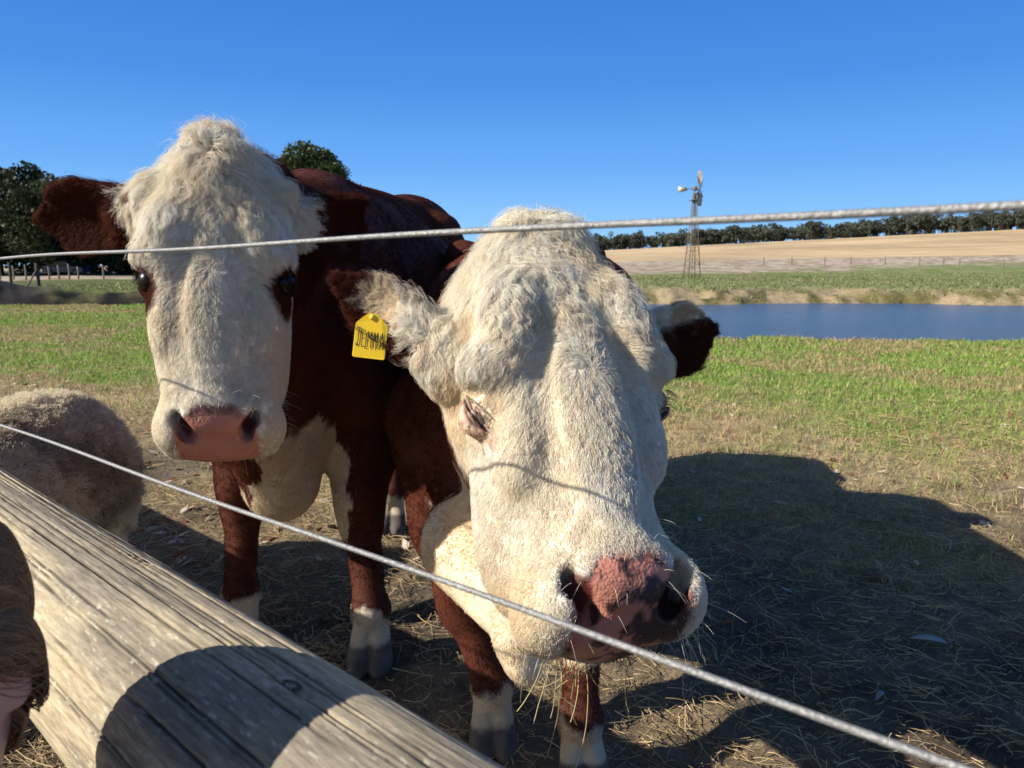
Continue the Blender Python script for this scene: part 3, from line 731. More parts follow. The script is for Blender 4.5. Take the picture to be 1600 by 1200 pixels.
def slit_dist(cw, q, b, l1, l2):
    a = radians(b * cw.eye[3]); e1 = q[:, 0] * cos(a) + q[:, 1] * sin(a); e2 = -q[:, 0] * sin(a) + q[:, 1] * cos(a); return np.sqrt((e1 / l1) ** 2 + ((e2 - cw.eye[5]) / l2) ** 2 + (q[:, 2] / .045) ** 2)
def head_density(cw):
    def f(V, L, Nv):
        hm = (L[:, 2] > -.30) & (L[:, 1] > -.66) & (L[:, 1] < .12) & (np.abs(L[:, 0]) < .21)
        for (b_, dr, nm, sdv, Ln, Wd) in cw.earinfo:
            q = V - b_; hm |= (np.linalg.norm(q, axis=1) < Ln * 1.25) & (q @ dr > 0)
        d = hm.astype(float) * (1 - nose_mask(L))
        for b in (-1, 1):
            q = L - np.array([b * cw.eye[0], cw.eye[1], cw.eye[2]]); d *= ss(.006, .020, np.linalg.norm(q * [1, 1.1, .8], axis=1)) if cw.patch else ss(.75, 1.3, slit_dist(cw, q, b, .026, .009))
            q = L - np.array([b * (cw.budx + .024), -.074, -.082]); d *= 1 if cw.bud < .3 else .03 + .97 * ss(.010, .018, np.linalg.norm(q, axis=1))
            q = L - np.array([b * .056, cw.ny, .0]); d *= ss(.020, .034, np.linalg.norm(q * [1, .8, 1], axis=1))
        return d
    return f
def head_length(cw, top_len):
    def f(P, L):
        y = L[:, 1]; x = np.abs(L[:, 0])
        l = np.interp(y, [-.60, -.50, -.44, -.33, -.26, -.18, -.10, -.02, .05], [.004, .005, .008, .011, .017, .030, .044, top_len, top_len])
        l = l * (1 - .45 * ss(.09, .14, x) * (y > -.16)); l = np.where(L[:, 2] < -.16, np.where(L[:, 1] < -.25, .010, np.maximum(l, .022)), l)
        for (b_, dr, nm, sdv, Ln, Wd) in cw.earinfo:
            q = P - b_; u = (q @ dr) / Ln; v = np.abs(q @ sdv) / Wd; m = (u > 0) & (np.linalg.norm(q, axis=1) < Ln * 1.3) & (x > .15)
            l = np.where(m, (.016 + .030 * ss(.6, .95, v)) + .014 * ss(.8, 1, u), l)
        for b in (-1, 1):
            q = L - np.array([b * cw.eye[0], cw.eye[1], cw.eye[2]]); l = l * (.30 + .70 * ss(1.0, 2.2, slit_dist(cw, q, b, .028, .020)))
        return l
    return f
def head_spread(P, L): return np.interp(L[:, 1], [-.60, -.45, -.25, -.05], [.0042, .0042, .0040, .0045])
def lashes(cw, b, root):
    rg = np.random.default_rng(int(9 + b)); n = 26; a = radians(b * cw.eye[3]); e1 = np.array([cos(a), sin(a), 0]); e2 = np.array([-sin(a), cos(a), 0]) * (1 if cos(a) > 0 else -1); e2 = e2 if e2[0] * b < 0 or True else -e2
    t = rg.random(n) * 2 - 1; c = np.array([b * cw.eye[0], cw.eye[1], cw.eye[2] + .016 - cw.sunk]); out = np.array([b * .55, -.1, .8])
    P = np.zeros((n, 5, 3)); up = np.array([-b * .3, 1, 0.]) if False else np.array([0, 1., 0])
    for i in range(5): u = i / 4; P[:, i] = c + e1 * (t * .021)[:, None] + up * .003 + (out * .016 * u + np.array([0, -.012, 0]) * u * u) * (1 - .3 * t[:, None] ** 2) - np.array([0, 0, .010]) * (t[:, None] ** 2)
    P = cw.toW(P.reshape(-1, 3)).reshape(n, 5, 3); hair_obj('eyelashes', P, np.tile([[.00045, .0004, .0003, .0002, .0001]], (n, 1)), m_hair, root, np.tile([.05, .03, .02] if cw.patch else [.34, .26, .20], (n, 1)))
def eyelids(cw, b, root):
    """lid margins following the skin over the globe"""
    a = radians(b * cw.eye[3]); e1 = np.array([cos(a), sin(a), 0]); e2 = np.array([-sin(a), cos(a), 0]); e2 = e2 if e2[1] > 0 or e2[0] * b > 0 else -e2; out = nrm(np.array([b * .55, 0, .85])); t = np.linspace(-1, 1, 15)
    rows = [(.0085, .0090, .0042, (.050, .016, .010)), (-.0075, -.0075, .0038, (.060, .020, .014))] if cw.patch else [(.0005, .0050, .0030, (.030, .018, .014)), (-.0040, .0025, .0026, (.38, .20, .15)), (.0060, .0080, .0030, (.40, .27, .20))]
    for (o0, sag, r, rgb) in rows:
        c = np.array([b * cw.eye[0], cw.eye[1] + cw.eye[5], cw.eye[2]]) + out * .05 + e1 * (t * (.024 if cw.patch else .027))[:, None] + e2 * (o0 * (1 if not cw.patch else 0) + sag * (1 - t ** 2) * (1 if cw.patch else -.6))[:, None]; L = c.copy(); od = out * [1, 1, 1]
        for _ in range(60):
            v = cw.G.sample(cw.toW(L)) / cw.s; L = L - od * np.clip(v - (.0016 if not cw.patch else .0005), -.004, .004)[:, None]
        rr = r * np.sqrt(np.clip(1 - (t * .96) ** 2, .02, 1)); MB().tube(cw.toW(L), rr, 8).build('eyelid', simple('lid_skin', rgb, .45, 0, .2, 200), root, True)
def build_animal(cw, box, fine, label, seed, ng, nb, top_len, group='cattle standing at the rail'):
    V, Q, n = build_cow(cw, box, fine)
    root = empty('cow', (cw.O[0], cw.O[1], 0)); tag(root, label, 'cow')
    cw.root = root
    col = coat_colour(cw, V)
    # inside of nostrils coloured dark in place of shade; nose pad damp
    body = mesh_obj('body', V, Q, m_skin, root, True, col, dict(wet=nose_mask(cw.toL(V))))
    Nv = norm_from(V, Q)
    hd = head_density(cw)
    def lf(P, L): return np.interp(L[:, 1], [-.5, -.33, -.2, -.1, .0], [.05, .08, .20, .36, .9])
    def wv(P, L): return np.interp(L[:, 1], [-.5, -.40, -.2, -.1], [.12, .25, .60, .85]) * (1 - .0 * P[:, 0])
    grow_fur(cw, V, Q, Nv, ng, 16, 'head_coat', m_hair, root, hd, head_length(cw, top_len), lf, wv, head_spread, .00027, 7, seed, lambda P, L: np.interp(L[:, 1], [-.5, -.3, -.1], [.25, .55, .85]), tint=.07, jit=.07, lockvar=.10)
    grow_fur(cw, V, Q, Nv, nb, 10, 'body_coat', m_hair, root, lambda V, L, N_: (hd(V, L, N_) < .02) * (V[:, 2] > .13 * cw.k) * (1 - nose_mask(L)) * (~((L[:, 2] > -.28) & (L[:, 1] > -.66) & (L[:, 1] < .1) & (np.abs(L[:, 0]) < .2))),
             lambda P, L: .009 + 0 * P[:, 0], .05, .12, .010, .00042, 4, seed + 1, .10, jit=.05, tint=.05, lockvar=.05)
    for b in (-1, 1):
        c = cw.toW([b * (cw.eye[0] - .012 - cw.sunk), cw.eye[1], cw.eye[2] - .014 - cw.sunk]); mesh_obj('eye', *sphere(c, (.0275 if cw.patch else .0235) * cw.s), m_eye, root)
        lashes(cw, b, root); eyelids(cw, b, root)
    cw.V, cw.Q, cw.Nv = V, Q, Nv
    # chunky curly locks over the poll and forehead
    grow_fur(cw, V, Q, Nv, cw.locks, 44, 'forelock', m_hair, root, lambda V, L, N_: hd(V, L, N_) * ss(-.24, -.12, L[:, 1]) * (L[:, 2] > -.15) * (np.abs(L[:, 0]) < .19),
             lambda P, L: np.interp(L[:, 1], [-.22, -.10, -.02, .03], [.034, .056, .064, cw.tuft]), lambda P, L: np.interp(L[:, 1], [-.2, -.05, .0, .02], [.30, .42, .45, .5]) + 1.5 * np.exp(-((L[:, 0] - .004) / .030) ** 2) * ss(-.03, .0, L[:, 1]), lambda P, L: 1.1 + 0 * L[:, 1], .0048, .00030, 10, seed + 2, .88)
    print('cow', round(time.time() - T0, 1), len(V)); return root
ca = build_animal(A, ((-1.25, 1.1, -.02), (.25, 4.25, 1.75)), ((-1.0, 1.15, .80), (-.25, 1.75, 1.50)), 'cow with an untagged chestnut ear, curly white poll and pale pink nose', 11, 20000, 26000, .060)
cb = build_animal(Bc, ((-.45, .72, -.02), (.65, 3.75, 1.55)), ((-.30, .74, .42), (.55, 1.60, 1.36)), 'white faced cow with a yellow ear tag, lowering a mottled pink nose between the wires', 21, 24000, 20000, .040)
# ------------------------------------------------------------------ land, water
def yn(x): return 13.1 - .12 * np.clip(x, 2, 30) + 10.2 * ss(2.0, -5.0, x)            # near water's edge
def yf(x): return 32.3 + 1.9 * np.sin(x * .13) + .6 * np.sin(x * .41 + 1) - 2.0 * ss(0, -10, x)
WATER_Z = -.55
def land(x, y):
    p = np.stack([x, y, 0 * x], -1)
    near = (fbm(p, 3.0, 3) - .5) * .05 + (fbm(p, 14, 2, 3.) - .5) * .022 * ss(7, 3, y) + (fbm(p, .5, 2, 9.) - .5) * .10 * ss(4, 9, y)
    a = yn(x) + (fbm(p, 1.3, 2) - .5) * .8; b = yf(x) + (fbm(p, .7, 3, 4.) - .5) * 1.6
    z = near * (y < 40) + (y >= 40) * (fbm(p, .15, 3) - .5) * .25
    ch = ss(a - .12, a + .45, y) * (1 - ss(b - .6, b + 3.4 - 1.2 * ss(0, -10, x), y))
    z = z - 1.0 * ch + .12 * ss(b, b + 4, y) + (fbm(p, 1.6, 3, 2.) - .5) * .35 * ss(b - .3, b + 1, y) * (1 - ss(b + 3, b + 7, y))
    hill = np.clip((y - 78) / 272, 0, 1.0) * np.maximum(8.4 + (x - 46) * .050, 0) * ss(60, 110, y)
    z = z + hill + .85 * np.exp(-(((x + 22.5) / 2.8) ** 2 + ((y - 30.6) / 1.6) ** 2)) * (1 + .6 * (fbm(p, 1.2, 2) - .5))
    return z
na, nr_ = 560, 760
th = np.concatenate([np.linspace(-180, -50, 26)[:-1], np.linspace(-50, 50, na), np.linspace(50, 180, 26)[1:-1]]) * pi / 180
rr = .25 * (4000 / .25) ** np.linspace(0, 1, nr_)
RR, TH = np.meshgrid(rr, th, indexing='ij'); GX, GY = RR * np.sin(TH), RR * np.cos(TH)
GZ = land(GX, GY); nA = len(th)
Vg = np.stack([GX, GY, GZ], -1).reshape(-1, 3)
i = np.arange(nr_ - 1)[:, None] * nA; j = np.arange(nA)[None]; j2 = (j + 1) % nA
Qg = np.stack([i + j, i + j2, i + nA + j2, i + nA + j], -1).reshape(-1, 4)[:, ::-1]
Vg = np.concatenate([Vg, [[0, 0, float(land(np.zeros(1), np.zeros(1))[0])]]]); c0 = len(Vg) - 1
Tg = np.stack([np.arange(nA), (np.arange(nA) + 1) % nA, np.full(nA, c0)], -1)
def ground_colour(x, y, z):
    p = np.stack([x, y, 0 * x], -1); n1 = fbm(p, 1.1, 4); n2 = fbm(p, 5, 3, 3.); n3 = fbm(p, .35, 3, 8.)
    dirt = np.array([.125, .097, .072]); dark = np.array([.055, .044, .036]); straw = np.array([.42, .32, .19]); green = np.array([.19, .27, .058]); dry = np.array([.38, .30, .165])
    c = lerp(np.tile(dirt, (len(x), 1)), dark, ss(.50, .66, n2)); c = lerp(c, straw * .75, ss(.48, .62, n1) * .6)
    gr = ss(2.9, 4.8, y + (n1 - .5) * 2.6 + .5 * ss(0, 3, x) - 1.4 * ss(-1, -3, x))
    c = lerp(c, dry, gr); g2 = ss(4.8, 9.5, y + 1.2 * ss(-1, 1.5, x) + (n1 - .5) * 6 + (n2 - .5) * 3 - 1.0 * ss(-1, -3, x)); c = lerp(c, green * (.85 + .4 * n2)[:, None], g2)
    a = yn(x); b = yf(x)
    ch = ss(a - .05, a + .3, y); bed = np.array([.10, .075, .05]); c = lerp(c, bed, ch)
    # far bank: pale trampled sand with green growth
    f = ss(b - .8, b + .2, y) * (x > -15) + ss(b, b + .5, y) * (x <= -15); sand = np.array([.36, .28, .165]); c = lerp(c, lerp(np.tile(sand, (len(x), 1)), np.array([.16, .14, .055]), ss(.45, .60, n1)), f)
    c = lerp(c, np.array([.15, .115, .06]), ss(b + .9, b + .2, y) * f)
    g = ss(b + 2.6, b + 4.4, y + (n1 - .5) * 4) * f; fg = lerp(np.tile(np.array([.17, .22, .065]), (len(x), 1)), np.array([.27, .26, .13]), ss(.42, .62, n1)); c = lerp(c, fg, g)
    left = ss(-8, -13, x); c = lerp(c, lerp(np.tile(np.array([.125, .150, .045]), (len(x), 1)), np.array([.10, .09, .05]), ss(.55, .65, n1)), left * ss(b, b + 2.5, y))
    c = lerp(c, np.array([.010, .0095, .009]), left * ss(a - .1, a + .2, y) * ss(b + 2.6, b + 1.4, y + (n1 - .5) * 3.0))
    mound = np.exp(-(((x + 22.5) / 2.8) ** 2 + ((y - 30.6) / 1.6) ** 2)); c = lerp(c, np.array([.045, .040, .040]), ss(.15, .4, mound))
    s1 = ss(0, 8, y - (88 + .55 * (x - 25)) + (n3 - .5) * 30); pale = lerp(np.tile(np.array([.52, .45, .35]), (len(x), 1)), np.array([.30, .22, .15]), ss(.4, .6, n1)); c = lerp(c, pale, s1)
    s2 = ss(0, 10, y - 150 + (n3 - .5) * 20); wheat = np.array([.52, .385, .225]); st = .72 + .56 * fbm(np.stack([x * .02, y * .35, 0 * x], -1), 1.0, 3); st = st * (.66 + .68 * fbm(np.stack([x * .05, y * .02, 0 * x], -1), 1.0, 4, 5.)) * (1 - .22 * ss(.62, .70, fbm(np.stack([x * .01, y * .09, 0 * x], -1), 1.0, 3, 2.))); c = lerp(c, wheat * 1.08 * st[:, None], s2)
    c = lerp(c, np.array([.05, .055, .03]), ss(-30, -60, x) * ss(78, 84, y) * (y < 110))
    return c
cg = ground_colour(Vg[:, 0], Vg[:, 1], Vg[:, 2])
def ground_mat():
    m, nt, b = mat_new('ground_soil'); at_ = N(nt, 'ShaderNodeAttribute', attribute_name='col')
    g = N(nt, 'ShaderNodeNewGeometry'); n1 = N(nt, 'ShaderNodeTexNoise', i_Scale=45.0, i_Detail=8.0, i_Roughness=.7); n2 = N(nt, 'ShaderNodeTexNoise', i_Scale=6.0, i_Detail=8.0, i_Roughness=.65)
    for n in (n1, n2): nt.links.new(g.outputs['Position'], n.inputs['Vector'])
    ad = N(nt, 'ShaderNodeMath', operation='ADD'); nt.links.new(n1.outputs[0], ad.inputs[0]); nt.links.new(n2.outputs[0], ad.inputs[1])
    mr = N(nt, 'ShaderNodeMapRange', i_1=.75, i_2=1.25, i_3=.55, i_4=1.5); nt.links.new(ad.outputs[0], mr.inputs[0])
    vm = N(nt, 'ShaderNodeVectorMath', operation='SCALE'); nt.links.new(at_.outputs['Color'], vm.inputs[0]); nt.links.new(mr.outputs[0], vm.inputs['Scale'])
    nt.links.new(vm.outputs[0], b.inputs['Base Color']); b.inputs['Roughness'].default_value = .95; b.inputs['Specular IOR Level'].default_value = .15
    bp = N(nt, 'ShaderNodeBump', i_Strength=.8, i_Distance=.02); nt.links.new(ad.outputs[0], bp.inputs['Height']); nt.links.new(bp.outputs[0], b.inputs['Normal'])
    return m
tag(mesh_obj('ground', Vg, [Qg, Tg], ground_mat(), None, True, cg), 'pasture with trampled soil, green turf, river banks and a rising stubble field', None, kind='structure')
def water():
    xs = np.array([-60, 90.]); ys = np.array([8, 42.]); V = np.array([[xs[0], ys[0], WATER_Z], [xs[1], ys[0], WATER_Z], [xs[1], ys[1], WATER_Z], [xs[0], ys[1], WATER_Z]])
    m, nt, b = mat_new('river_water'); b.inputs['Base Color'].default_value = (.055, .145, .32, 1); b.inputs['Roughness'].default_value = .18; b.inputs['IOR'].default_value = 1.33
    g = N(nt, 'ShaderNodeNewGeometry'); mp = N(nt, 'ShaderNodeMapping'); mp.inputs['Scale'].default_value = (1.0, 2.6, 1)
    n1 = N(nt, 'ShaderNodeTexNoise', i_Scale=3.2, i_Detail=6.0, i_Roughness=.62); nt.links.new(g.outputs['Position'], mp.inputs[0]); nt.links.new(mp.outputs[0], n1.inputs['Vector'])
    n3 = N(nt, 'ShaderNodeTexNoise', i_Scale=.55, i_Detail=4.0); nt.links.new(mp.outputs[0], n3.inputs['Vector']); ad = N(nt, 'ShaderNodeMath', operation='MULTIPLY'); nt.links.new(n1.outputs[0], ad.inputs[0]); nt.links.new(n3.outputs[0], ad.inputs[1])
    bp = N(nt, 'ShaderNodeBump', i_Strength=1.0, i_Distance=.8); nt.links.new(ad.outputs[0], bp.inputs['Height']); nt.links.new(bp.outputs[0], b.inputs['Normal'])
    tag(mesh_obj('river', V, np.array([[0, 1, 2, 3]]), m, None, False), 'blue rippled river behind the pasture', None, kind='structure')
water()
def gz(x, y): return land(np.atleast_1d(np.asarray(x, float)), np.atleast_1d(np.asarray(y, float)))

# ---- loose straw and hay trodden into the soil
m_straw = hair_material('dry_straw', .6, .3, .2)
m_blade = attr_mat('grass_blade', .6, 0, 10, .1, .3, trans=.35)
def scatter(n, ymin, ymax, pw, xlim=.80):
    r = np.random.default_rng(n); y = (ymin ** pw + r.random(n) * (ymax ** pw - ymin ** pw)) ** (1 / pw); x = (r.random(n) * 2 - 1) * (y * xlim + .9); return x, y
def straws(n, ymin, ymax, pw, lmin, lmax, rad, seed, thr, name, label):
    r = np.random.default_rng(seed); x, y = scatter(n, ymin, ymax, pw); k_ = n // 9; x[:k_] = -.5 - 1.4 * r.random(k_); y[:k_] = .9 + 1.3 * r.random(k_); p = np.stack([x, y, 0 * x], -1)
    dn = fbm(p, 1.1, 4); dn[:k_] = .8; keep = r.random(n) < np.clip(ss(thr, thr + .16, dn + .25 * (fbm(p, 4, 2, 2.) - .5)) + .22, 0, 1) * ss(7.5, 4.5, y); x, y = x[keep], y[keep]; n = len(x)
    L = lmin + (lmax - lmin) * r.random(n) ** 2.2; a = r.random(n) * 2 * pi; el = r.normal(0, .16, n)
    d = np.stack([np.cos(a) * np.cos(el), np.sin(a) * np.cos(el), np.sin(el)], -1); z = gz(x, y) + .004 + .012 * r.random(n) + np.abs(np.sin(el)) * L * .4
    c = np.stack([x, y, z], -1); t = np.linspace(-.5, .5, 4); bend = r.normal(0, .14, (n, 1, 3)) * L[:, None, None]
    P = c[:, None] + d[:, None] * (L[:, None] * t)[..., None] + bend * ((t ** 2 - .08)[None, :, None] * 2)
    cs = np.array([.66, .52, .31]) * (.45 + .75 * r.random((n, 1))) * np.array([1, .97, .92]) ** (r.random((n, 1)) * 4); cs = np.where(r.random((n, 1)) < .25, cs * .4, cs)
    R = rad * (.5 + r.random((n, 1))) * np.ones(4)[None] * (1 + .12 * np.maximum(y - 3, 0))[:, None]
    tag(hair_obj(name, P, R, m_straw, None, cs), label, 'straw', kind='stuff')
straws(90000, .7, 7.5, 1.3, .015, .13, .0009, 5, .44, 'straw_litter', 'trampled golden straw and hay scattered over the dark soil')
# ---- grass
def grass(n, ymin, ymax, pw, seed):
    r = np.random.default_rng(seed); x, y = scatter(n, ymin, ymax, pw, .78); p = np.stack([x, y, 0 * x], -1); n1 = fbm(p, 1.1, 4); n2 = fbm(p, 5, 3, 3.)
    ya = y + 1.4 * ss(-1, 1.5, x) - 1.0 * ss(-1, -2, x)
    g = ss(2.8, 6.5, ya + (n1 - .5) * 4.0 + (n2 - .5) * 2); tuftm = ss(.60, .70, fbm(p, 1.7, 2, 6.)) * (x > .8)
    keep = (r.random(n) < np.clip(.10 * ss(3, 4, y) + g + .9 * tuftm, 0, 1)) & (y < yn(x) + .15) & (np.hypot(x - .1, y - 2) > .5)
    x, y, n1, n2, g = [q[keep] for q in (x, y, n1, n2, g)]; n = len(x); z = gz(x, y) - .004
    h = (.018 + .035 * r.random(n) ** 1.5) * (.75 + .6 * n2) * (1 + .02 * y); w = np.maximum(.0016, .00055 * y) * (.7 + .6 * r.random(n))
    a = r.random(n) * 2 * pi; lean = .35 + .6 * r.random(n); b = r.random(n) * 2 * pi
    base = np.stack([x, y, z], -1); s_ = np.stack([np.cos(a) * w, np.sin(a) * w, 0 * a], -1); tip = base + np.stack([np.cos(b) * h * lean, np.sin(b) * h * lean, h], -1)
    mid = (base * .5 + tip * .5) + np.stack([0 * a, 0 * a, h * .18], -1)
    V = np.stack([base - s_, base + s_, mid + s_ * .8, mid - s_ * .8, tip], 1).reshape(-1, 3); k = np.arange(n)[:, None] * 5
    Qd = k + np.array([[0, 1, 2, 3]]); Tr = k + np.array([[3, 2, 4]])
    dryp = r.random(n) < np.clip(.12 + .75 * ss(7.4, 4.2, ya[keep] + (n1 - .5) * 3.5) + .45 * ss(.50, .40, n2) + .7 * ss(.53, .64, fbm(p[keep], .55, 3, 12.)), 0, 1)
    c = np.where(dryp[:, None], np.array([.50, .39, .21]), np.array([.29, .42, .085])) * (.65 + .6 * r.random((n, 1))); c[:, 0] *= (.85 + .4 * r.random(n))
    return mesh_obj('grass', V, [Qd, Tr], m_blade, None, False, np.repeat(c, 5, 0))
tag(grass(330000, 2.6, 23.5, 1.15, 31), 'short green and drying grass of the pasture up to the river', 'grass', kind='stuff')
def far_grass():
    r = np.random.default_rng(8); n = 120000; x = r.random(n) * 90 - 28; y = 32 + r.random(n) ** 1.4 * 60; b = yf(x); p = np.stack([x, y, 0 * x], -1); n1 = fbm(p, 1.1, 4)
    keep = (y > b + .8) & (r.random(n) < .2 + .8 * ss(.4, .6, n1) + .6 * ss(b + 3, b + 5, y)) & (y < 88 + .55 * (x - 25)); x, y, n1 = x[keep], y[keep], n1[keep]; n = len(x)
    h = (.03 + .11 * r.random(n) ** 2.5) * (.5 + fbm(p, .3, 2)[keep]); w = .03 + .0007 * y; a = r.random(n) * pi; bs = np.stack([x, y, gz(x, y) - .02], -1); s_ = np.stack([np.cos(a) * w, np.sin(a) * w, 0 * a], -1)
    tip = bs + np.stack([r.normal(0, .06, n), r.normal(0, .06, n), h], -1)
    V = np.stack([bs - s_, bs + s_, tip], 1).reshape(-1, 3)
    c = np.where(r.random((n, 1)) < .45, np.array([.36, .32, .17]), np.array([.20, .26, .08])) * (.6 + .7 * r.random((n, 1)))
    return mesh_obj('bank_grass', V, (np.arange(n)[:, None] * 3 + np.arange(3)[None]), m_blade, None, False, np.repeat(c, 3, 0))
tag(far_grass(), 'tussocky grass on the far bank of the river', 'grass', kind='stuff')
print('land', round(time.time() - T0, 1))
# ------------------------------------------------------------------ trees, windmill, far fences
m_leaf = attr_mat('foliage', .6, 0, 6, .25, .25, trans=.2)
m_bark = simple('bark', (.11, .085, .065), .9, noise=.35, scale=3, bump=.6)
def limb(mb, a, b, ra, rb, n=5, wob=.08, r=None):
    t = np.linspace(0, 1, n)[:, None]; P = a + (b - a) * t; P[1:-1] += r.normal(0, wob * np.linalg.norm(b - a) / 3, (n - 2, 3)); mb.tube(P, np.linspace(ra, rb, n), 7); return P
def tree(name, base, H, W, seed, n=4500, leaf=.30, col=(.045, .060, .022), trunk=.30, lobes=16, crown0=.28, label='', group=None):
    r = np.random.default_rng(seed); base = np.array(base, float); base[2] = gz(base[0], base[1])[0] - .1
    root = empty(name, base); tag(root, label, 'tree', group)
    mb = MB(); top = base + [r.normal(0, .04) * H, r.normal(0, .04) * H, H * .62]; sp = limb(mb, base, top, trunk, trunk * .45, 6, .06, r)
    C = []; 
    for k in range(lobes):
        u = (k + .5) / lobes; hh = crown0 + (1 - crown0) * (u ** .85) * .90; rad_ = W * .5 * (np.sin(pi * min(max((hh - crown0) / (1 - crown0), 0.10), .97)) ** .55) * (.35 + .6 * r.random()); a = k * 2.4 + r.random()
        c = base + np.array([np.cos(a) * rad_, np.sin(a) * rad_, hh * H - .05 * H]); rs = W * (.12 + .10 * r.random()); C.append((c, rs))
        s0 = sp[min(len(sp) - 1, 1 + int(u * 4))]; limb(mb, s0, c, trunk * .32, trunk * .08, 4, .15, r)
    mb.build('trunk', m_bark, root, True)
    per = n // lobes; V = []; cl = []
    for c, rs in C:
        d = nrm(r.normal(0, 1, (per, 3))); q = rs * (.55 + .5 * r.random((per, 1)) ** .6) * (1 + .35 * (fbm(d + c, 2.2, 2)[:, None] - .5)); p = c + d * q * [1.15, 1.15, .85]
        g = vnoise(p, 1.1 / max(rs, .3)); kk = g > .22; p = p[kk]; m_ = len(p)
        u1 = nrm(r.normal(0, 1, (m_, 3))); u2 = nrm(np.cross(u1, r.normal(0, 1, (m_, 3)))); s_ = leaf * (.5 + .8 * r.random((m_, 1)))
        V.append(np.stack([p - u1 * s_ * .5, p + u2 * s_ * .3, p + u1 * s_ * .5, p - u2 * s_ * .3], 1)); cl.append(np.array(col) * (.6 + .9 * r.random((m_, 1))) * (.75 + .5 * r.random()))
    V = np.concatenate(V).reshape(-1, 3); c_ = np.repeat(np.concatenate(cl), 4, 0); k = np.arange(len(V) // 4)[:, None] * 4 + np.arange(4)
    mesh_obj('crown', V, k, m_leaf, root, False, c_); return root
def ax(px, y): return (px - 800) / F * y          # world x of a picture column at forward distance y
specs = [  # px, dist, top px y, width m, word
 (-150, 84, 262, 11, 'broad dark tree outside the group on the far left'), (-70, 88, 250, 10, 'dark tree at the far left end of the row behind the paddock fence'),
 (12, 86, 276, 8.5, 'dark leafy tree above the small bushes at the left picture edge'), (48, 92, 254, 7.5, 'tallest tree of the dark row behind the left paddock fence'),
 (92, 84, 282, 7.0, 'dark tree just right of the tallest one in the left row'), (135, 95, 290, 7.0, 'dark tree whose crown shows above the chestnut ear'),
 (178, 88, 330, 6.5, 'low dark tree between the chestnut ear and the white poll'), (225, 90, 335, 7, 'dark tree hidden mostly behind the left cow head'), (290, 96, 330, 8, 'dark tree standing behind the left cow forehead')]
for k, (px, d, ty, w_, lb) in enumerate(specs):
    H = (415.6 - ty) / F * d * 1.0 + 1.2; tree('tree', (ax(px, d), d, 0), H, w_ * 1.25, 50 + k, 9000, .55, (.040, .052, .022), .26, 24, .16, lb, 'dark trees behind the left fence')
d = 78; tree('tree', (ax(495, d), d, 0), (415.6 - 226) / F * d + 1.2, 8.3, 77, 22000, .46, (.060, .085, .026), .35, 26, .26, 'rounded green tree rising behind the red back of the left cow')
d = 88; tree('tree', (ax(418, d), d, 0), (415.6 - 256) / F * d + 1.2, 5.0, 78, 7000, .45, (.055, .075, .026), .25, 12, .30, 'small tree top peeking over the left cow neck beside the rounded tree')
def far_wood():
    r = np.random.default_rng(3); mb = MB(); V = []; cl = []
    for k in range(620):
        u = r.random(); px = 905 + 790 * u; nv = float(vnoise(np.array([px * .035, 0, 3.]))); 
        if nv < .15 and r.random() < .5: continue
        d = 352 + r.random() * 26; x = ax(px, d); z0 = gz(x, 350)[0]; H = (6.6 + 3.0 * u + r.normal(0, 1.1)) * (.82 + .40 * nv) ; W = 3.6 + 2.2 * r.random()
        mb.tube([[x, d, z0 - .5], [x + r.normal(0, .3), d, z0 + H * .7]], [.16, .10], 5)
        for q in range(5):
            c = np.array([x + r.normal(0, W * .24), d + r.normal(0, 1), z0 + H * (.22 + .60 * r.random() ** .8)]); m_ = 60; p = c + nrm(r.normal(0, 1, (m_, 3))) * (W * .30 * (.5 + .6 * r.random((m_, 1)))) * [1, 1, .75]
            if q == 0: p = p - [0, 0, H * .22]
            u1 = nrm(r.normal(0, 1, (m_, 3))); u2 = nrm(np.cross(u1, r.normal(0, 1, (m_, 3)))); s_ = .80 * (.5 + .8 * r.random((m_, 1)))
            V.append(np.stack([p - u1 * s_ * .5, p + u2 * s_ * .35, p + u1 * s_ * .5, p - u2 * s_ * .35], 1)); cl.append(np.array([.095, .110, .080]) * (.7 + .15 * (k % 4)) * (.6 + .9 * r.random((m_, 1))))  # leaf colour paled and greyed to carry the distance haze
    V = np.concatenate(V).reshape(-1, 3); n0 = len(V); c_ = np.repeat(np.concatenate(cl), 4, 0)
    Vt = np.concatenate(mb.V); FL = [np.concatenate([np.arange(n0).reshape(-1, 4), np.concatenate(mb.Q) + n0]), np.concatenate(mb.T) + n0]
    c_ = np.concatenate([c_, np.tile([.16, .13, .10], (len(Vt), 1))])
    return mesh_obj('far_wood', np.concatenate([V, Vt]), FL, m_leaf, None, False, c_)
tag(far_wood(), 'long dark belt of eucalypts along the crest of the stubble field', 'wood', kind='stuff')
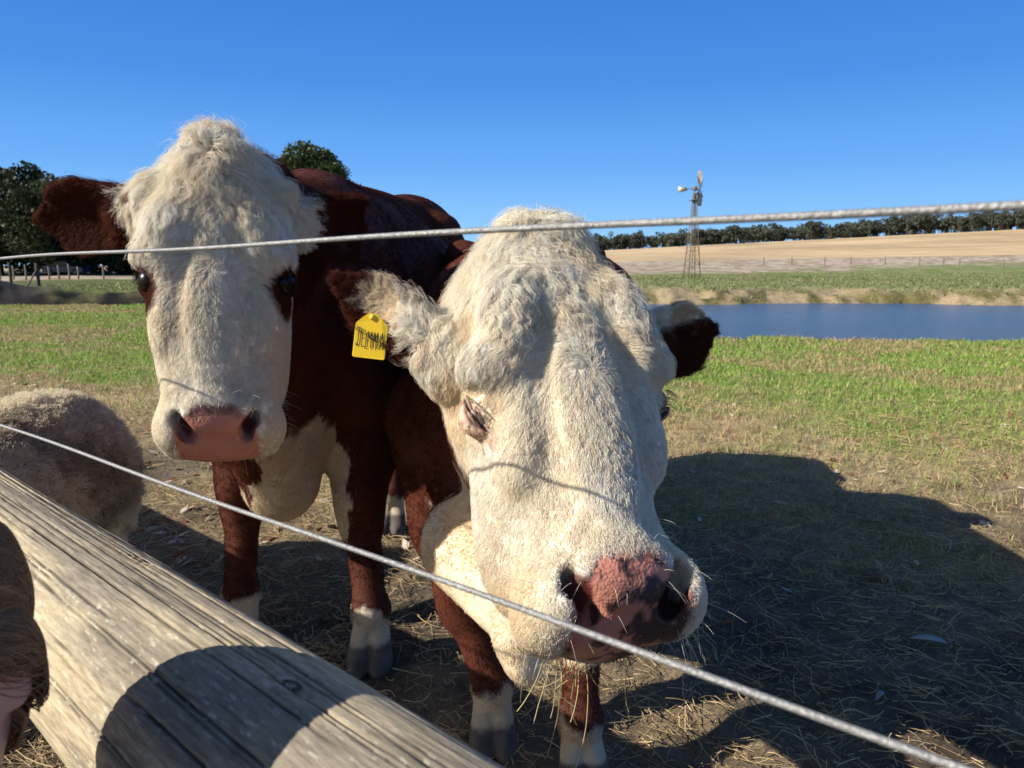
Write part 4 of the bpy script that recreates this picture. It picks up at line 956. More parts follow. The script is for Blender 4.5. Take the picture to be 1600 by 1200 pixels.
# ---- windmill
def windmill():
    d = 67.0; x = ax(1078, d); z0 = float(gz(x, d)[0]); root = empty('windmill', (x, d, z0)); tag(root, 'old steel windmill pump on a lattice tower across the river', 'windmill')
    steel = simple('galvanised_steel', (.20, .16, .12), .6, .3, .35, 2); pale = simple('pale_zinc', (.50, .46, .38), .5, .3, .25, 2); H = 7.6
    hub = np.array([x, d, z0 + H]); yaw = radians(12)
    lg = []
    for k in range(4):
        a = pi / 4 + k * pi / 2 + yaw; p0 = np.array([x + np.cos(a) * .80, d + np.sin(a) * .80, z0 - .1]); p1 = np.array([x + np.cos(a) * .13, d + np.sin(a) * .13, z0 + H - .2]); lg.append((p0, p1))
        MB().tube([p0, p1], .042, 5).build('leg', steel, root)
    br = MB()
    for lv in range(6):
        t0, t1 = lv / 6, (lv + 1) / 6
        for k in range(4):
            a, b = lg[k], lg[(k + 1) % 4]; q = lambda l, t: l[0] + (l[1] - l[0]) * t
            if lv: br.tube([q(a, t0), q(b, t0)], .022, 4)
            br.tube([q(a, t0), q(b, t1)], .012, 4); br.tube([q(b, t0), q(a, t1)], .012, 4)
    br.build('brace', steel, root, kind=None) if False else br.build('brace', steel, root)
    MB().tube([[x, d, z0], [x, d, z0 + H]], .03, 5).build('pump_rod', steel, root)
    MB().box([x, d, z0 + H - .85], (.42, .42, .03), None, .01).build('platform', steel, root)
    MB().box(hub + [0, 0, .15], (.16, .22, .18), None, .04).build('gearbox', steel, root)
    ax_ = nrm([.93, -.36, 0]); c = hub + ax_ * .42 + [0, 0, .15]; e1 = np.array([0, 0, 1.]); e2 = np.cross(ax_, e1); wh = MB()
    R0 = 1.5
    rim = [c + R0 * .92 * (np.cos(t) * e1 + np.sin(t) * e2) for t in np.linspace(0, 2 * pi, 33)]; wh.tube(rim, .018, 4)
    rim = [c + R0 * .45 * (np.cos(t) * e1 + np.sin(t) * e2) for t in np.linspace(0, 2 * pi, 25)]; wh.tube(rim, .016, 4)
    for k in range(6):
        t = k * pi / 3; wh.tube([c, c + R0 * .93 * (np.cos(t) * e1 + np.sin(t) * e2)], .02, 4)
    wheel = wh.build('wheel', steel, root)
    for k in range(18):
        if k in (13, 14): continue
        t = k * 2 * pi / 18; ra = np.cos(t) * e1 + np.sin(t) * e2; tg_ = np.cross(ax_, ra); w_ = nrm(tg_ * .8 + ax_ * .6); nn = np.cross(ra, w_); V = []
        for (u, hw) in ((.45, .09), (.75, .16), (1.0, .22)):
            for s_ in (-1, -.33, .33, 1): V.append(c + ra * R0 * u + w_ * hw * s_ + nn * .03 * (1 - s_ * s_))
        V = np.array(V); Fq = np.array([[a + b * 4, a + 1 + b * 4, a + 5 + b * 4, a + 4 + b * 4] for b in (0, 1) for a in (0, 1, 2)])
        V2 = np.concatenate([V, V - nn * .006]); Fq = np.concatenate([Fq, Fq[:, ::-1] + 12])
        o = mesh_obj('blade', V2, Fq, pale if k % 3 else steel, root, False); o.parent = wheel; 
        o.data.transform(Matrix.Translation((0, 0, 0)))
    tp = hub - ax_ * .2 + [0, 0, .15]; te = hub - ax_ * 1.2 + [0, 0, .12]
    tl = MB().tube([tp, te], .03, 5).build('tail_boom', steel, root)
    c2 = te + ax_ * .1; MB().add(np.array([c2 + ax_ * .45 + [0, .01, .10], c2 - ax_ * .35 + [0, .01, .28], c2 - ax_ * .35 + [0, .01, -.28], c2 + ax_ * .45 + [0, .01, -.10], c2 + ax_ * .45 + [0, -.01, .10], c2 - ax_ * .35 + [0, -.01, .28], c2 - ax_ * .35 + [0, -.01, -.28], c2 + ax_ * .45 + [0, -.01, -.10]]),
        np.array([[0, 1, 2, 3], [7, 6, 5, 4], [0, 4, 5, 1], [1, 5, 6, 2], [2, 6, 7, 3], [3, 7, 4, 0]])).build('tail_vane', pale, root)
windmill()
# ---- far fence posts
m_post = simple('grey_timber', (.20, .18, .15), .9, noise=.4, scale=6, bump=.5); m_dpost = simple('dark_timber', (.06, .05, .045), .9, noise=.4, scale=6, bump=.5)
def post(px, d, h, r, lb, mt, grp):
    x = ax(px, d); z = float(gz(x, d)[0]); t = np.linspace(0, 1, 5); P = np.stack([x + .03 * np.sin(3 * t), d + 0 * t, z - .15 + (h + .15) * t], -1)
    o = MB().tube(P, r * (1 - .12 * t), 9).build('fence_post', mt, None, True); tag(o, lb, 'post', grp); return o
lp = ['first', 'second', 'third', 'fourth', 'fifth', 'sixth', 'seventh', 'eighth']
for k, px in enumerate((8, 29, 48, 84, 99, 115, 129, 168)): post(px, 62, 1.05 + .1 * (k % 3), .075, lp[k] + ' pale timber post from the left in front of the dark trees', m_post, 'posts of the left paddock fence')
post(24, 45, 1.35, .09, 'dark timber post standing behind the earth mound at the far left', m_dpost, 'dark posts by the ditch')
post(66, 36.5, 1.25, .09, 'dark strainer post with a pale brace beside the ditch', m_dpost, 'dark posts by the ditch')
x6 = ax(66, 36.5); z6 = float(gz(x6, 36.5)[0]); x5 = ax(45, 36.0)
tag(MB().tube([[x6, 36.5, z6 + .95], [x5, 36.0, float(gz(x5, 36.0)[0]) - .02]], .045, 8).build('brace_pole', m_post, None, True), 'pale diagonal brace pole leaning against the dark strainer post', 'pole')
for k, (px, d) in enumerate(((1188, 118), (1231, 118), (1282, 118), (1322, 118), (1375, 118), (1428, 112), (1465, 112), (1490, 106), (1558, 104))):
    post(px, d, 1.25, .09, ['farthest left', 'second', 'third', 'fourth', 'fifth', 'sixth', 'seventh', 'eighth', 'rightmost'][k] + ' small post of the fence line across the stubble hill, from the windmill', m_post, 'posts of the stubble hill fence')
def parked_car():
    d = 83.0; x = ax(112, d); z = float(gz(x, d)[0]); root = empty('parked_car', (x, d, z)); tag(root, 'dark blue vehicle parked in the shade under the left trees', 'car')
    paint = simple('blue_paint', (.008, .025, .08), .4, .1, .1, 4, coat=.6); glass = simple('window_glass', (.02, .025, .03), .08, 0, .1, 2); rub = simple('rubber', (.02, .02, .02), .8)
    def ext(prof, w, y0, nm, mt, par=None):
        P = np.array(prof); n = len(P); V = np.concatenate([np.stack([x + P[:, 0], np.full(n, d + y0 + s_ * w), z + P[:, 1]], -1) for s_ in (-1, 1)]); sides = np.array([[a, (a + 1) % n, n + (a + 1) % n, n + a] for a in range(n)])
        me = bpy.data.meshes.new(nm); loc = np.array(root.location); me.from_pydata([tuple(v - loc) for v in V], [], [list(map(int, s_)) for s_ in sides] + [list(range(n))[::-1], list(range(n, 2 * n))]); o = bpy.data.objects.new(nm, me); COL.objects.link(o); me.materials.append(mt); o.parent = root
        bv = o.modifiers.new('bevel', 'BEVEL'); bv.width = .04; bv.segments = 2; return o
    ext([(-2.2, .35), (-2.2, .85), (-2.0, .98), (-.9, 1.02), (.9, 1.02), (2.1, .90), (2.25, .6), (2.2, .35)], .85, 0, 'body', paint)
    ext([(-1.9, 1.03), (-1.5, 1.5), (.35, 1.52), (1.0, 1.03)], .74, 0, 'cabin', glass); ext([(-1.55, 1.50), (-1.45, 1.58), (.3, 1.60), (.42, 1.52)], .72, 0, 'roof', paint)
    for sx in (-1.35, 1.4):
        for sy in (-.80, .80):
            w = MB().tube([[x + sx, d + sy - .1, z + .33], [x + sx, d + sy + .1, z + .33]], .33, 18).build('wheel', rub, root, True); h = MB().tube([[x + sx, d + sy - .11, z + .33], [x + sx, d + sy + .11, z + .33]], .18, 12).build('rim', m_post, root, True); h.parent = w; 
parked_car()
print('far', round(time.time() - T0, 1))
# ------------------------------------------------------------------ rail, wires
def log_rail():
    a0, a1 = at(0, 855, 1.05), at(400, 1204, .557); dr = nrm(a1 - a0); L1 = np.linalg.norm(a1 - a0)
    s = np.concatenate([np.linspace(-4.5, -.35, 90)[:-1], np.arange(-.35, 1.15, .0017), np.linspace(1.15, 1.6, 8)]); nt_ = 460; t = np.linspace(0, 2 * pi, nt_, endpoint=False)
    S, T = np.meshgrid(s, t, indexing='ij'); R = .088; up = np.array([0, 0, 1.]); e1 = nrm(up - (up @ dr) * dr); e2 = np.cross(dr, e1)
    r = np.random.default_rng(4)
    P3 = np.stack([S * 1.2, np.cos(T) * .6, np.sin(T) * .6], -1)
    rad = R * (1 + .035 * (fbm(P3, 2.2, 2) - .5)); G = np.stack([S * 3.0, np.cos(T) * R * 220, np.sin(T) * R * 220], -1)
    gn = .6 * fbm(G, 1.0, 3) + .4 * fbm(np.stack([S * 28, np.cos(T) * R * 700, np.sin(T) * R * 700], -1), 1.0, 2, 4.); rad = rad + (gn - .5) * .0022; cr = np.zeros_like(S); deb = np.zeros_like(S)
    def warp(s_, o): return .05 * (fbm(np.stack([s_ * 2.2, 0 * s_ + o, 0 * s_], -1), 1, 3) - .5) + .012 * (fbm(np.stack([s_ * 30, 0 * s_ + o, 0 * s_], -1), 1, 2) - .5)
    swirl = lambda S, T: .10 * np.exp(-((S - .70) / .10) ** 2 - ((T - 5.75) / .22) ** 2) * np.sign(T - 5.75)
    cracks = [(-.45, -.6, .75, .0019, .007, 1), (-.30, -.6, .55, .0012, .004, 1), (-.02, .1, .9, .0009, .004, 0), (-.68, .2, 1.1, .0010, .004, 0), (-.95, .0, 1.1, .0008, .003, 0)]
    for k in range(260):
        c = r.random() * 1.5 - .5; l = .05 + .35 * r.random() ** 1.5; cracks.append((r.random() * 2 * pi, c - l, c + l, .0005 + .0006 * r.random(), .0012 + .0025 * r.random(), 0))
    for (th0, s0, s1, w, dp, db) in cracks:
        idx = np.where((s > s0) & (s < s1))[0]
        if len(idx) < 4: continue
        i0, i1 = idx[0], idx[-1] + 1; ss_ = s[i0:i1]; env = (np.clip(np.minimum((ss_ - s0), (s1 - ss_)) / .06, 0, 1)) * (.45 + .8 * fbm(np.stack([ss_ * 14, 0 * ss_ + th0 * 9, 0 * ss_], -1), 1, 2)); tc = th0 + warp(ss_, th0 * 5) 
        dlt = (T[i0:i1] - tc[:, None] + pi) % (2 * pi) - pi; g = np.exp(-(dlt * R / w) ** 2) * env[:, None]; cr[i0:i1] = np.maximum(cr[i0:i1], g * min(1, dp / .003)); rad[i0:i1] -= dp * g
        if db: m = (g > .25) & (fbm(np.stack([S[i0:i1], T[i0:i1] * R, 0 * S[i0:i1]], -1), 260, 2) > .52); deb[i0:i1][m] = 1; rad[i0:i1][m] += dp * g[m] * .6
    # knot
    for (ks, kt) in ((.43, -.38), (.10, -1.0), (.78, -.05)):
        u = (S - ks) / .022; v = ((T - kt + pi) % (2 * pi) - pi) * R / .010; q = np.hypot(u, v); ring = .5 + .5 * np.cos(q * 9); m = np.exp(-q ** 2); rad += -.0016 * ring * m; cr = np.maximum(cr, m * (1 - ring) * .8)
    V = (a0 + S[..., None] * dr + rad[..., None] * (np.cos(T)[..., None] * e1 + np.sin(T)[..., None] * e2)).reshape(-1, 3)
    base = lerp(np.tile(np.array([.49, .405, .27]), (V.shape[0], 1)), np.array([.30, .255, .19]), ss(.38, .60, fbm(np.stack([S * 4, np.cos(T) * 2, np.sin(T) * 2], -1), 1, 3).ravel()))
    base = base * (.60 + .75 * gn.ravel())[:, None]; base = lerp(base, np.array([.045, .038, .03]), np.clip(cr.ravel() * 1.4, 0, 1) * .94); base = lerp(base, np.array([.30, .16, .10]), deb.ravel() * .8)
    fl = (fbm(np.stack([S * 90, np.cos(T) * 40, np.sin(T) * 40], -1), 1, 2).ravel() > .72) * (fbm(np.stack([S * 5, np.cos(T) * 3, np.sin(T) * 3], -1), 1, 2, 5.).ravel() > .45); base = lerp(base, np.array([.62, .57, .46]), fl * .5)
    n = len(s); i = np.arange(n - 1)[:, None] * nt_; j = np.arange(nt_)[None]; j2 = (j + 1) % nt_; Q = np.stack([i + j, i + j2, i + nt_ + j2, i + nt_ + j], -1).reshape(-1, 4)
    V = np.concatenate([V, [a0 + s[0] * dr, a0 + s[-1] * dr]]); base = np.concatenate([base, [[.4, .3, .2]] * 2]); j = np.arange(nt_); j2 = (j + 1) % nt_; c0 = len(V) - 2
    Tt = np.concatenate([np.stack([j2, j, 0 * j + c0], -1), np.stack([(n - 1) * nt_ + j, (n - 1) * nt_ + j2, 0 * j + c0 + 1], -1)])
    uu = np.concatenate([S.ravel(), [0, 0]]); v1 = np.concatenate([np.cos(T).ravel() * R, [0, 0]]); v2 = np.concatenate([np.sin(T).ravel() * R, [0, 0]])
    m, nt, b = mat_new('weathered_rail_wood'); a_ = N(nt, 'ShaderNodeAttribute', attribute_name='col'); cx = N(nt, 'ShaderNodeCombineXYZ')
    for q, (nm, sc) in enumerate((('gs', 38.), ('gu', 300.), ('gv', 300.))):
        t_ = N(nt, 'ShaderNodeAttribute', attribute_name=nm); mu = N(nt, 'ShaderNodeMath', operation='MULTIPLY'); mu.inputs[1].default_value = sc; nt.links.new(t_.outputs['Fac'], mu.inputs[0]); nt.links.new(mu.outputs[0], cx.inputs[q])
    nz = N(nt, 'ShaderNodeTexNoise', i_Scale=1.0, i_Detail=6.0, i_Roughness=.65); nt.links.new(cx.outputs[0], nz.inputs['Vector'])
    mr = N(nt, 'ShaderNodeMapRange', i_1=.32, i_2=.68, i_3=.62, i_4=1.28); nt.links.new(nz.outputs[0], mr.inputs[0]); vm = N(nt, 'ShaderNodeVectorMath', operation='SCALE'); nt.links.new(a_.outputs['Color'], vm.inputs[0]); nt.links.new(mr.outputs[0], vm.inputs['Scale'])
    nt.links.new(vm.outputs[0], b.inputs['Base Color']); b.inputs['Roughness'].default_value = .85; b.inputs['Specular IOR Level'].default_value = .25
    bp = N(nt, 'ShaderNodeBump', i_Strength=.7, i_Distance=.0015); nt.links.new(nz.outputs[0], bp.inputs['Height']); nt.links.new(bp.outputs[0], b.inputs['Normal'])
    o = mesh_obj('log_rail', V, [Q, Tt], m, None, True, base, dict(gs=uu, gu=v1, gv=v2)); tag(o, 'weathered round timber rail with long cracks under the wires', 'rail')
log_rail()
m_wire = simple('wire_cable', (.27, .27, .265), .45, .3, .18, 400, bump=.3)
def wire(p0, p1, lb, e0=7., e1=.6, tw=1):
    d = nrm(p1 - p0); L = np.linalg.norm(p1 - p0); s = np.concatenate([np.linspace(-e0, -.3, 20), np.linspace(-.28, L + e1, 700)]); P = p0 + s[:, None] * d
    P[:, 2] += .0012 * np.sin(s * 9) + .0010 * np.sin(s * 3.1 + 1)
    up = np.array([0, 0, 1.]); e = nrm(np.cross(d, up)); f = np.cross(d, e); t = np.linspace(0, 2 * pi, 16, endpoint=False); tw_ = s * 260
    r = .0020 + .00004 * np.cos(3 * (t[None] + tw_[:, None])); V = (P[:, None] + r[..., None] * (np.cos(t)[None, :, None] * e + np.sin(t)[None, :, None] * f)).reshape(-1, 3)
    i = np.arange(len(s) - 1)[:, None] * 16; j = np.arange(16)[None]; j2 = (j + 1) % 16; o = mesh_obj('wire', V, np.stack([i + j, i + j2, i + 16 + j2, i + 16 + j], -1).reshape(-1, 4), m_wire, None, True); tag(o, lb, 'fence wire', 'fence wires above the rail')
wire(at(0, 405, 1.05), at(1600, 312, .294), 'upper of the two fence wires, crossing in front of both cow foreheads')
wire(at(0, 665, 1.05), at(1520, 1200, .305), 'lower of the two fence wires, slanting down to the right past the muzzle')
# ---- ear tag on the right cow: follows the first ear
def ear_tag():
    b_, dr, nm, sdv, Ln, Wd = Bc.earinfo[0]
    q = b_ - CP; dep = float(proj(b_ + dr * Ln * .55)[2]) - .034
    c = at(579, 527, dep); x_ = nrm(at(604, 520, dep) - at(553, 514, dep)); toC = nrm(CP - c); z_ = nrm(toC - (toC @ x_) * x_); y_ = np.cross(z_, x_)
    w, h = .5 * 51 / F * dep, .5 * 66 / F * dep
    out = []
    ol = [(-w, h * .35), (-w * .98, h * .62), (-w * .55, h * .95), (-w * .25, h * 1.12), (w * .25, h * 1.12), (w * .6, h * .90), (w, h * .60), (w, -h * .86)]
    for a in np.linspace(0, -pi / 2, 5): out.append((w - .12 * w + .12 * w * np.cos(a), -h + .12 * w + .12 * w * np.sin(a)))
    for a in np.linspace(-pi / 2, -pi, 5): out.append((-w + .12 * w + .12 * w * np.cos(a), -h + .12 * w + .12 * w * np.sin(a)))
    ol = ol[:7] + out; n = len(ol); P = np.array(ol); bend = lambda x: .0022 * (1 - (x / w) ** 2)
    f = np.array([c + x_ * p[0] + y_ * p[1] + z_ * (.0008 + bend(p[0])) for p in P]); k = np.array([c + x_ * p[0] + y_ * p[1] + z_ * (-.0008 + bend(p[0])) for p in P])
    loc = np.array(cb.location); me = bpy.data.meshes.new('ear_tag'); me.from_pydata([tuple(v - loc) for v in np.concatenate([f, k])], [], [list(range(n))[::-1] if False else list(range(n))] + [list(range(n, 2 * n))[::-1]] + [[a, n + a, n + (a + 1) % n, (a + 1) % n] for a in range(n)])
    o = bpy.data.objects.new('ear_tag', me); COL.objects.link(o); me.materials.append(simple('yellow_tag', (.90, .60, .02), .45, 0, .06, 60)); o.parent = cb; tag(o, 'yellow ear tag with JEMMA written in marker')
    # handwriting as inked strokes on the tag
    st = {'J': [[(.25, 1), (.95, 1)], [(.66, 1), (.66, .2), (.48, 0), (.2, .14)]], 'E': [[(.8, 1), (.2, 1), (.2, 0), (.85, 0)], [(.2, .52), (.7, .52)]],
          'M': [[(.12, 0), (.12, 1), (.5, .55), (.88, 1), (.88, 0)]], 'A': [[(.05, 0), (.5, 1), (.95, 0)], [(.25, .38), (.75, .38)]]}
    mb = MB(); lw = 2 * w * .94 / 5
    for i, ch in enumerate('JEMMA'):
        hh = h * (.74 if i else .86); x0 = -w * .95 + i * lw; y0 = -h * .46 - i * h * .012
        for pl in st[ch]:
            pts = [np.array([x0 + u * lw * .70 + lw * .12, y0 + v * hh]) for (u, v) in pl]; 
            for a, b in zip(pts[:-1], pts[1:]):
                e = (b - a) / np.linalg.norm(b - a); q = np.array([-e[1], e[0]]) * .0007; e = e * .0005; z0 = .0010
                quad = [a - e - q, b + e - q, b + e + q, a - e + q]; T3 = lambda p, h: c + x_ * p[0] + y_ * p[1] + z_ * (h + bend(p[0]))
                mb.add(np.array([T3(p, z0 + 2e-5 * len(mb.V)) for p in quad]), np.array([[0, 1, 2, 3]]))
    ink = mb.build('lettering', simple('black_marker', (.025, .025, .03), .6), cb); ink.parent = o
    s = MB().tube([c + y_ * h * .95 + z_ * .004, c + y_ * h * .95 - z_ * .02], .0045, 10).build('tag_button', simple('yellow_stud', (.80, .52, .03), .5), cb, True); s.parent = o
ear_tag()
# ---- hay hanging from the lips
def hay():
    r = np.random.default_rng(12); n = 46; dep = float(proj(Bc.toW([0, Bc.ny - .03, -.08]))[2]) + .01; P = np.zeros((n, 9, 3))
    for i in range(n):
        px = 845 + 75 * r.random() if i < 38 else 930 + 90 * r.random(); a = at(px, 1005 + 6 * r.random(), dep + .03 * r.random()); L = (.03 + .12 * r.random() ** 1.6) * (1.2 if i < 12 else .8); d = nrm([r.normal(-.05, .35), r.normal(0, .25), -1.]); p = a.copy(); bend = r.normal(0, .22, 3)
        for k in range(9): P[i, k] = p; p = p + d * L / 8; d = nrm(d + bend * .4 + r.normal(0, .05, 3))
    cs = np.array([.55, .45, .22]) * (.6 + .6 * r.random((n, 1))); o = hair_obj('hay_wisp', P, np.full((n, 9), .0006), m_straw, None, cs); tag(o, 'wisps of hay hanging from the lips of the tagged cow', 'hay')
hay()
# ---- sheep
def sheep():
    O = np.array([-1.69, 2.44, 0]); f = nrm(np.array([-.17, -.98, 0])); sd = np.array([-f[1], f[0], 0]); M = np.array([f, sd, [0, 0, 1.]]); W = lambda a, b, c: O + f * a + sd * b + np.array([0, 0, c])
    root = empty('sheep', O); tag(root, 'shorn sheep with dusty tan wool, rump beside the rail', 'sheep')
    G = Sdf(np.arange(-2.7, -1.1, .012), np.arange(1.4, 3.4, .012), np.arange(-.02, 1.0, .012))
    G.ell(W(.10, 0, .465), (.42, .235, .235), M, .05); G.ell(W(-.22, 0, .475), (.22, .235, .235), M, .06); G.ell(W(-.10, 0, .60), (.26, .15, .145), M, .08); G.ell(W(.46, 0, .46), (.16, .17, .20), M, .08)
    for b in (-1, 1):
        G.ell(W(-.27, b * .12, .40), (.15, .10, .18), M, .05); G.cone(W(-.28, b * .12, .34), W(-.36, b * .12, .26), .075, .040, .04); G.cone(W(-.36, b * .12, .26), W(-.30, b * .12, .05), .034, .028, .02); G.ell(W(-.28, b * .12, .03), (.045, .03, .03), M, .015)
        G.cone(W(.45, b * .10, .40), W(.46, b * .10, .05), .06, .026, .04); G.ell(W(.48, b * .10, .03), (.045, .03, .03), M, .015)
    G.cone(W(.52, 0, .50), W(.74, 0, .36), .11, .075, .06); G.ell(W(.84, 0, .30), (.13, .07, .08), M, .04); G.ell(W(.95, 0, .22), (.07, .045, .05), M, .03)
    for b in (-1, 1): G.ell(W(.78, b * .12, .36), (.035, .075, .012), M, .02)
    G.cone(W(-.42, 0, .58), W(-.47, 0, .40), .045, .03, .03)
    V, Q = G.net(1); _, n = G.sample(V, True); V = V + n * ((fbm(V, 26, 3) - .5) * .020)[:, None]; V[:, 2] = np.maximum(V[:, 2], .004)
    nz = fbm(V, 12, 3); col = lerp(np.tile([.62, .57, .44], (len(V), 1)), np.array([.20, .145, .10]), ss(.5, .75, fbm(V, 7, 3, 4.))) * (.8 + .4 * nz)[:, None]; col = lerp(col, np.array([.06, .05, .045]), ss(.07, .05, V[:, 2]))
    mesh_obj('body', V, Q, attr_mat('sheep_skin', .95, .8, 120, .3, .1, dist=.01), root, True, col)
    r = np.random.default_rng(2); Nv = norm_from(V, Q); vis = ss(-.4, 0, (Nv * nrm(CP - V)).sum(1)) * (V[:, 2] > .2)
    P, T = tri_sample(V, Q, vis, 42000, r); nn = nrm(Nv[T].mean(1)); d = nrm(nn + r.normal(0, .45, nn.shape) + [0, 0, -.3]); L = .010 + .010 * r.random(len(P)); t = np.linspace(0, 1, 4)
    curl = nrm(np.cross(d, r.normal(0, 1, d.shape))); H = P[:, None] + d[:, None] * (L[:, None] * t)[..., None] + curl[:, None] * (np.sin(t * 4)[None] * L[:, None] * .35)[..., None]
    lump = fbm(P, 46, 2); H = H + nn[:, None] * (t[None] * (ss(.3, .75, lump) * .014)[:, None])[..., None]
    cc = (lerp(np.tile([.88, .79, .60], (len(P), 1)), np.array([.56, .47, .34]), ss(.5, .75, fbm(P, 7, 3, 4.))) * (.72 + .4 * lump + .12 * r.random(len(P)))[:, None])
    hair_obj('wool', H, np.tile([[.0011, .0011, .0009, .0005]], (len(P), 1)), m_hair, root, cc)
sheep()
# ---- child at the left edge
def child():
    c = at(-180, 1040, .43); root = empty('person', (c[0] - .05, c[1] - .02, 0)); tag(root, 'child with brown hair leaning at the rail, cheek and ear at the left picture edge', 'person')
    f = nrm(np.array([.10, -.97, -.18])); s_ = nrm(np.cross(f, [0, 0, 1.])); u = np.cross(s_, f); M = np.array([f, s_, u]); hs = .86; W = lambda a, b, z: c + (f * a + s_ * b + u * z) * hs
    G = Sdf(np.arange(c[0] - .35, c[0] + .30, .006), np.arange(c[1] - .30, c[1] + .30, .006), np.concatenate([np.arange(c[2] - 1.0, c[2] - .2, .015), np.arange(c[2] - .2, c[2] + .16, .006)]))
    GE = lambda c_, r_, *a, **k_: G.ell(c_, np.array(r_) * hs, *a, **k_)
    GE(W(-.015, 0, .02), (.086, .070, .084), M, .02); GE(W(.035, 0, -.035), (.060, .058, .070), M, .04); GE(W(.055, 0, -.085), (.028, .03, .022), M, .03)
    GE(W(.094, 0, -.028), (.014, .011, .018), M, .012); GE(W(.086, 0, -.060), (.012, .020, .008), M, .006); GE(W(.055, 0, .02), (.04, .055, .04), M, .02)
    for b in (-1, 1):
        GE(W(.080, b * .030, .000), (.014, .016, .011), M, .010, 'sub'); GE(W(.050, b * .044, -.045), (.034, .028, .032), M, .03)
        GE(W(-.005, b * .076, -.012), (.020, .009, .032), M, .008); GE(W(.0, b * .087, -.010), (.010, .006, .018), M, .006, 'sub')
    G.cone(W(-.02, 0, -.06), np.array([c[0] - .02, c[1] - .02, c[2] - .17]), .046, .048, .03); nb = np.array([c[0] - .03, c[1] - .03, c[2] - .20])
    G.ell(nb + [0, 0, -.16], (.12, .10, .22), None, .04); sd2 = np.array([s_[0], s_[1], 0])
    for b in (-1, 1): sh = nb + sd2 * b * .12 + [0, 0, -.03]; G.cone(nb, sh, .04, .045, .04); G.cone(sh, sh + sd2 * b * .03 + [0, 0, -.22], .042, .034, .02); G.cone(sh + sd2 * b * .03 + [0, 0, -.22], sh + sd2 * b * .02 + f * .10 + [0, 0, -.36], .034, .026, .02)
    for b in (-1, 1): h_ = nb + sd2 * b * .06 + [0, 0, -.38]; G.cone(h_, np.array([h_[0], h_[1], c[2] - .9]), .065, .04, .04)
    V, Q = G.net(2); V[:, 2] = np.maximum(V[:, 2], .003); hz = (V - c) @ u / hs; col = np.tile([.66, .36, .28], (len(V), 1)) * (.92 + .16 * fbm(V, 30, 2))[:, None]; lx = (V - c) @ f / hs; ly = (V - c) @ s_ / hs
    col = lerp(col, np.array([.70, .27, .21]), .5 * np.exp(-(((lx - .05) / .035) ** 2 + ((hz + .045) / .03) ** 2))); col = lerp(col, np.array([.06, .07, .12]), ss(c[2] - .17, c[2] - .185, V[:, 2])); col = lerp(col, np.array([.62, .16, .13]), np.exp(-(((hz + .060) / .007) ** 2)) * (lx > .07))
    mesh_obj('body', V, Q, attr_mat('child_skin', .5, .1, 300, .05, .4), root, True, col)
    for b in (-1, 1): mesh_obj('eye', *sphere(W(.068, b * .031, .0), .0115 * hs, 16, 10), simple('eye_white', (.7, .68, .66), .2, noise=.02), root)
    r = np.random.default_rng(6); Nv = norm_from(V, Q); hm = (hz > -.07) * ss(.015, .000, lx - .9 * np.maximum(hz - .02, 0)) * ss(-.012, -.025, lx - 1.2 * np.maximum(hz - .015, 0))
    P, T = tri_sample(V, Q, hm.astype(float), 24000, r); nn = nrm(Nv[T].mean(1)); crown = W(-.03, 0, .11); k = 12; H = np.zeros((len(P), k, 3)); L = .045 + .045 * r.random(len(P)); cur = P.copy(); lk = fbm(P, 55, 2)
    d = nrm(nrm(P - crown) + [0, 0, -.5] + nn * .35)
    for i in range(k):
        H[:, i] = cur; side = nrm(np.cross(d, nn)); dd = nrm(d + side * (.35 * np.sin(lk * 22 + i * .5))[:, None]); cur = cur + dd * (L / (k - 1))[:, None]; v_, g_ = G.sample(cur, True); cur = cur + g_ * np.clip(.004 + .004 * lk - v_, -.012, .02)[:, None]; nn = g_; d = nrm(d * .9 + [0, 0, -.30] - f * .45 - g_ * np.clip((d * g_).sum(1), -1, 1)[:, None] * .3)
    cc = np.array([.27, .145, .075]) * (.30 + 1.4 * lk[:, None]) * (.45 + 1.1 * r.random((len(P), 1))); hair_obj('hair', H, np.tile(np.linspace(.0006, .00025, k)[None], (len(P), 1)), m_hair, root, cc)
child()
# ---- leaves and small things on the ground
def leaf(px, py, Lp, ang, rgb, lb, cat='leaf', nm='leaf'):
    c = grd(px, py); c[2] = gz(c[0], c[1])[0] + .014; L = Lp / F * np.linalg.norm(c - CP); a = radians(ang); t = np.linspace(0, 1, 9); w = L * .14 * np.sin(pi * t) ** .8 + .0003; d = np.array([np.cos(a), np.sin(a), .05]); q = np.array([-np.sin(a), np.cos(a), .12])
    cv = c + d * L * (t[:, None] - .5) + np.array([0, 0, .012]) * np.sin(pi * t)[:, None]; l, r_ = cv - q * w[:, None] + [0, 0, .002], cv + q * w[:, None] + [0, 0, .003]
    V = np.concatenate([l, cv, r_]); V = np.concatenate([V, V - [0, 0, .0006]]); n = 9; Fq = []
    for b in (0, n):
        for i in range(n - 1): Fq += [[b + i, b + i + 1, b + n + i + 1, b + n + i], [3 * n + b + i, 3 * n + b + n + i, 3 * n + b + n + i + 1, 3 * n + b + i + 1]]
    for i in range(n - 1): Fq += [[i, 3 * n + i, 3 * n + i + 1, i + 1], [2 * n + i, 2 * n + i + 1, 5 * n + i + 1, 5 * n + i]]
    tag(mesh_obj(nm, V, np.array(Fq), simple('dry_leaf', rgb, .6, 0, .2, 60), None, True), lb, cat)
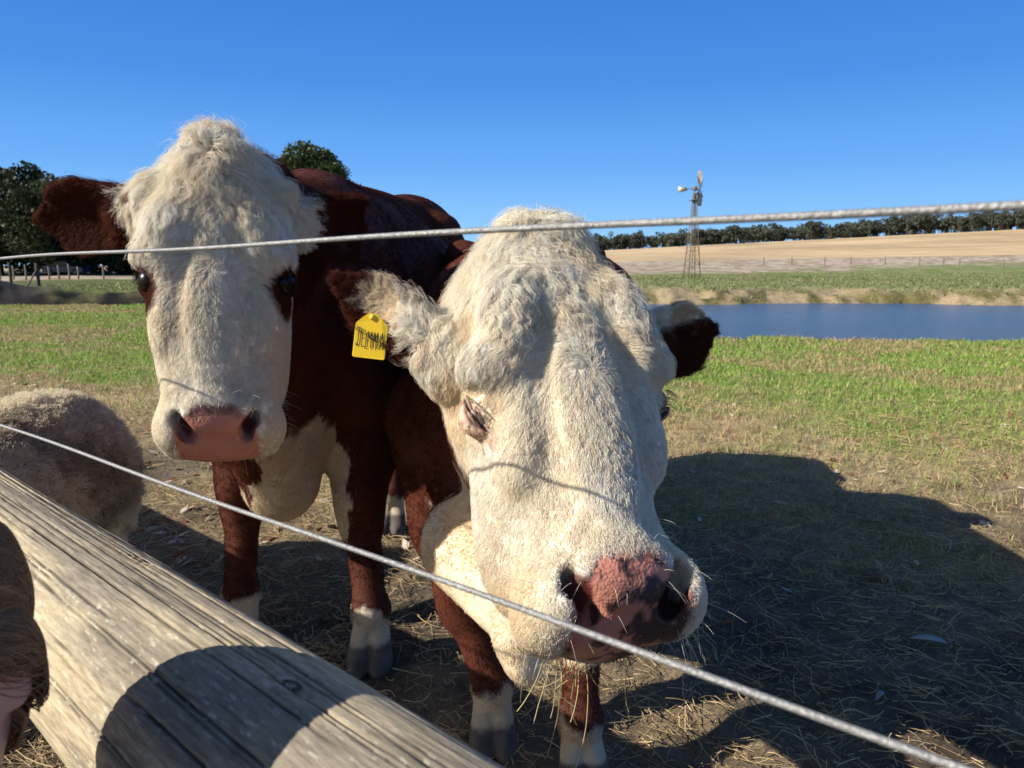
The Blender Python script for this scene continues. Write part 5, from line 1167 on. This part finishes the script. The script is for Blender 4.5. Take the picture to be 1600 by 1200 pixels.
def whiskers(cw, n, seed):
    r = np.random.default_rng(seed); V, Q, Nv = cw.V, cw.Q, cw.Nv; L = cw.toL(V); d = ss(.10, .06, np.hypot(np.abs(L[:, 0]) - .075, L[:, 1] - cw.ny)) * (L[:, 2] > -.13) * (1 - .7 * nose_mask(L)); P, T = tri_sample(V, Q, d, n, r); nn = nrm(Nv[T].mean(1)); ln = .018 + .035 * r.random(n) ** 2
    q = nrm(nn + r.normal(0, .35, nn.shape) + [0, 0, -.15]); t = np.linspace(0, 1, 6); H = P[:, None] + q[:, None] * (ln[:, None] * t)[..., None] + np.array([0, 0, -.25]) * (ln[:, None] * t ** 2)[..., None]
    hair_obj('whiskers', H, np.tile(np.linspace(.00028, .00008, 6)[None], (n, 1)), m_hair, cw.root, np.tile([.75, .70, .60], (n, 1)))
whiskers(A, 110, 3); whiskers(Bc, 150, 4)
leaf(1450, 1012, 44, -24, (.42, .42, .38), 'pale grey gum leaf lying in the shadow at the right')
leaf(1374, 1103, 26, 40, (.30, .31, .29), 'small grey leaf in the shadow below the larger pale leaf')
leaf(1137, 979, 18, 5, (.60, .12, .03), 'orange red leaf on dark soil right of the muzzle')
def litter(n, seed):
    r = np.random.default_rng(seed); x, y = scatter(n, 2.6, 12, 1.5); k = r.random(n) < ss(.45, .6, fbm(np.stack([x, y, 0 * x], -1), .9, 2, 3.)) * ss(11, 6, y) * (.2 + .8 * ss(-.5, -1.5, x)) + .05; x, y = x[k], y[k]; n = len(x)
    L = .02 + .03 * r.random(n); a = r.random(n) * 2 * pi; c = np.stack([x, y, gz(x, y) + .012], -1); d = np.stack([np.cos(a), np.sin(a), r.normal(0, .25, n)], -1) * L[:, None]; q = np.stack([-np.sin(a), np.cos(a), r.normal(0, .35, n)], -1) * (L * .35)[:, None]
    V = np.stack([c - d, c - q, c + d, c + q], 1).reshape(-1, 3); col = np.where(r.random((n, 1)) < .3, np.array([.62, .52, .42]), np.where(r.random((n, 1)) < .4, np.array([.30, .12, .07]), np.array([.34, .22, .13]))) * (.6 + .6 * r.random((n, 1)))
    return mesh_obj('leaf_litter', V, np.arange(n)[:, None] * 4 + np.arange(4), attr_mat('litter', .8, 0, 10, .1, .2), None, False, np.repeat(col, 4, 0))
tag(litter(9000, 5), 'scattered brown and pale dry leaves on the worn turf', 'leaf litter', kind='stuff')
print('near', round(time.time() - T0, 1))
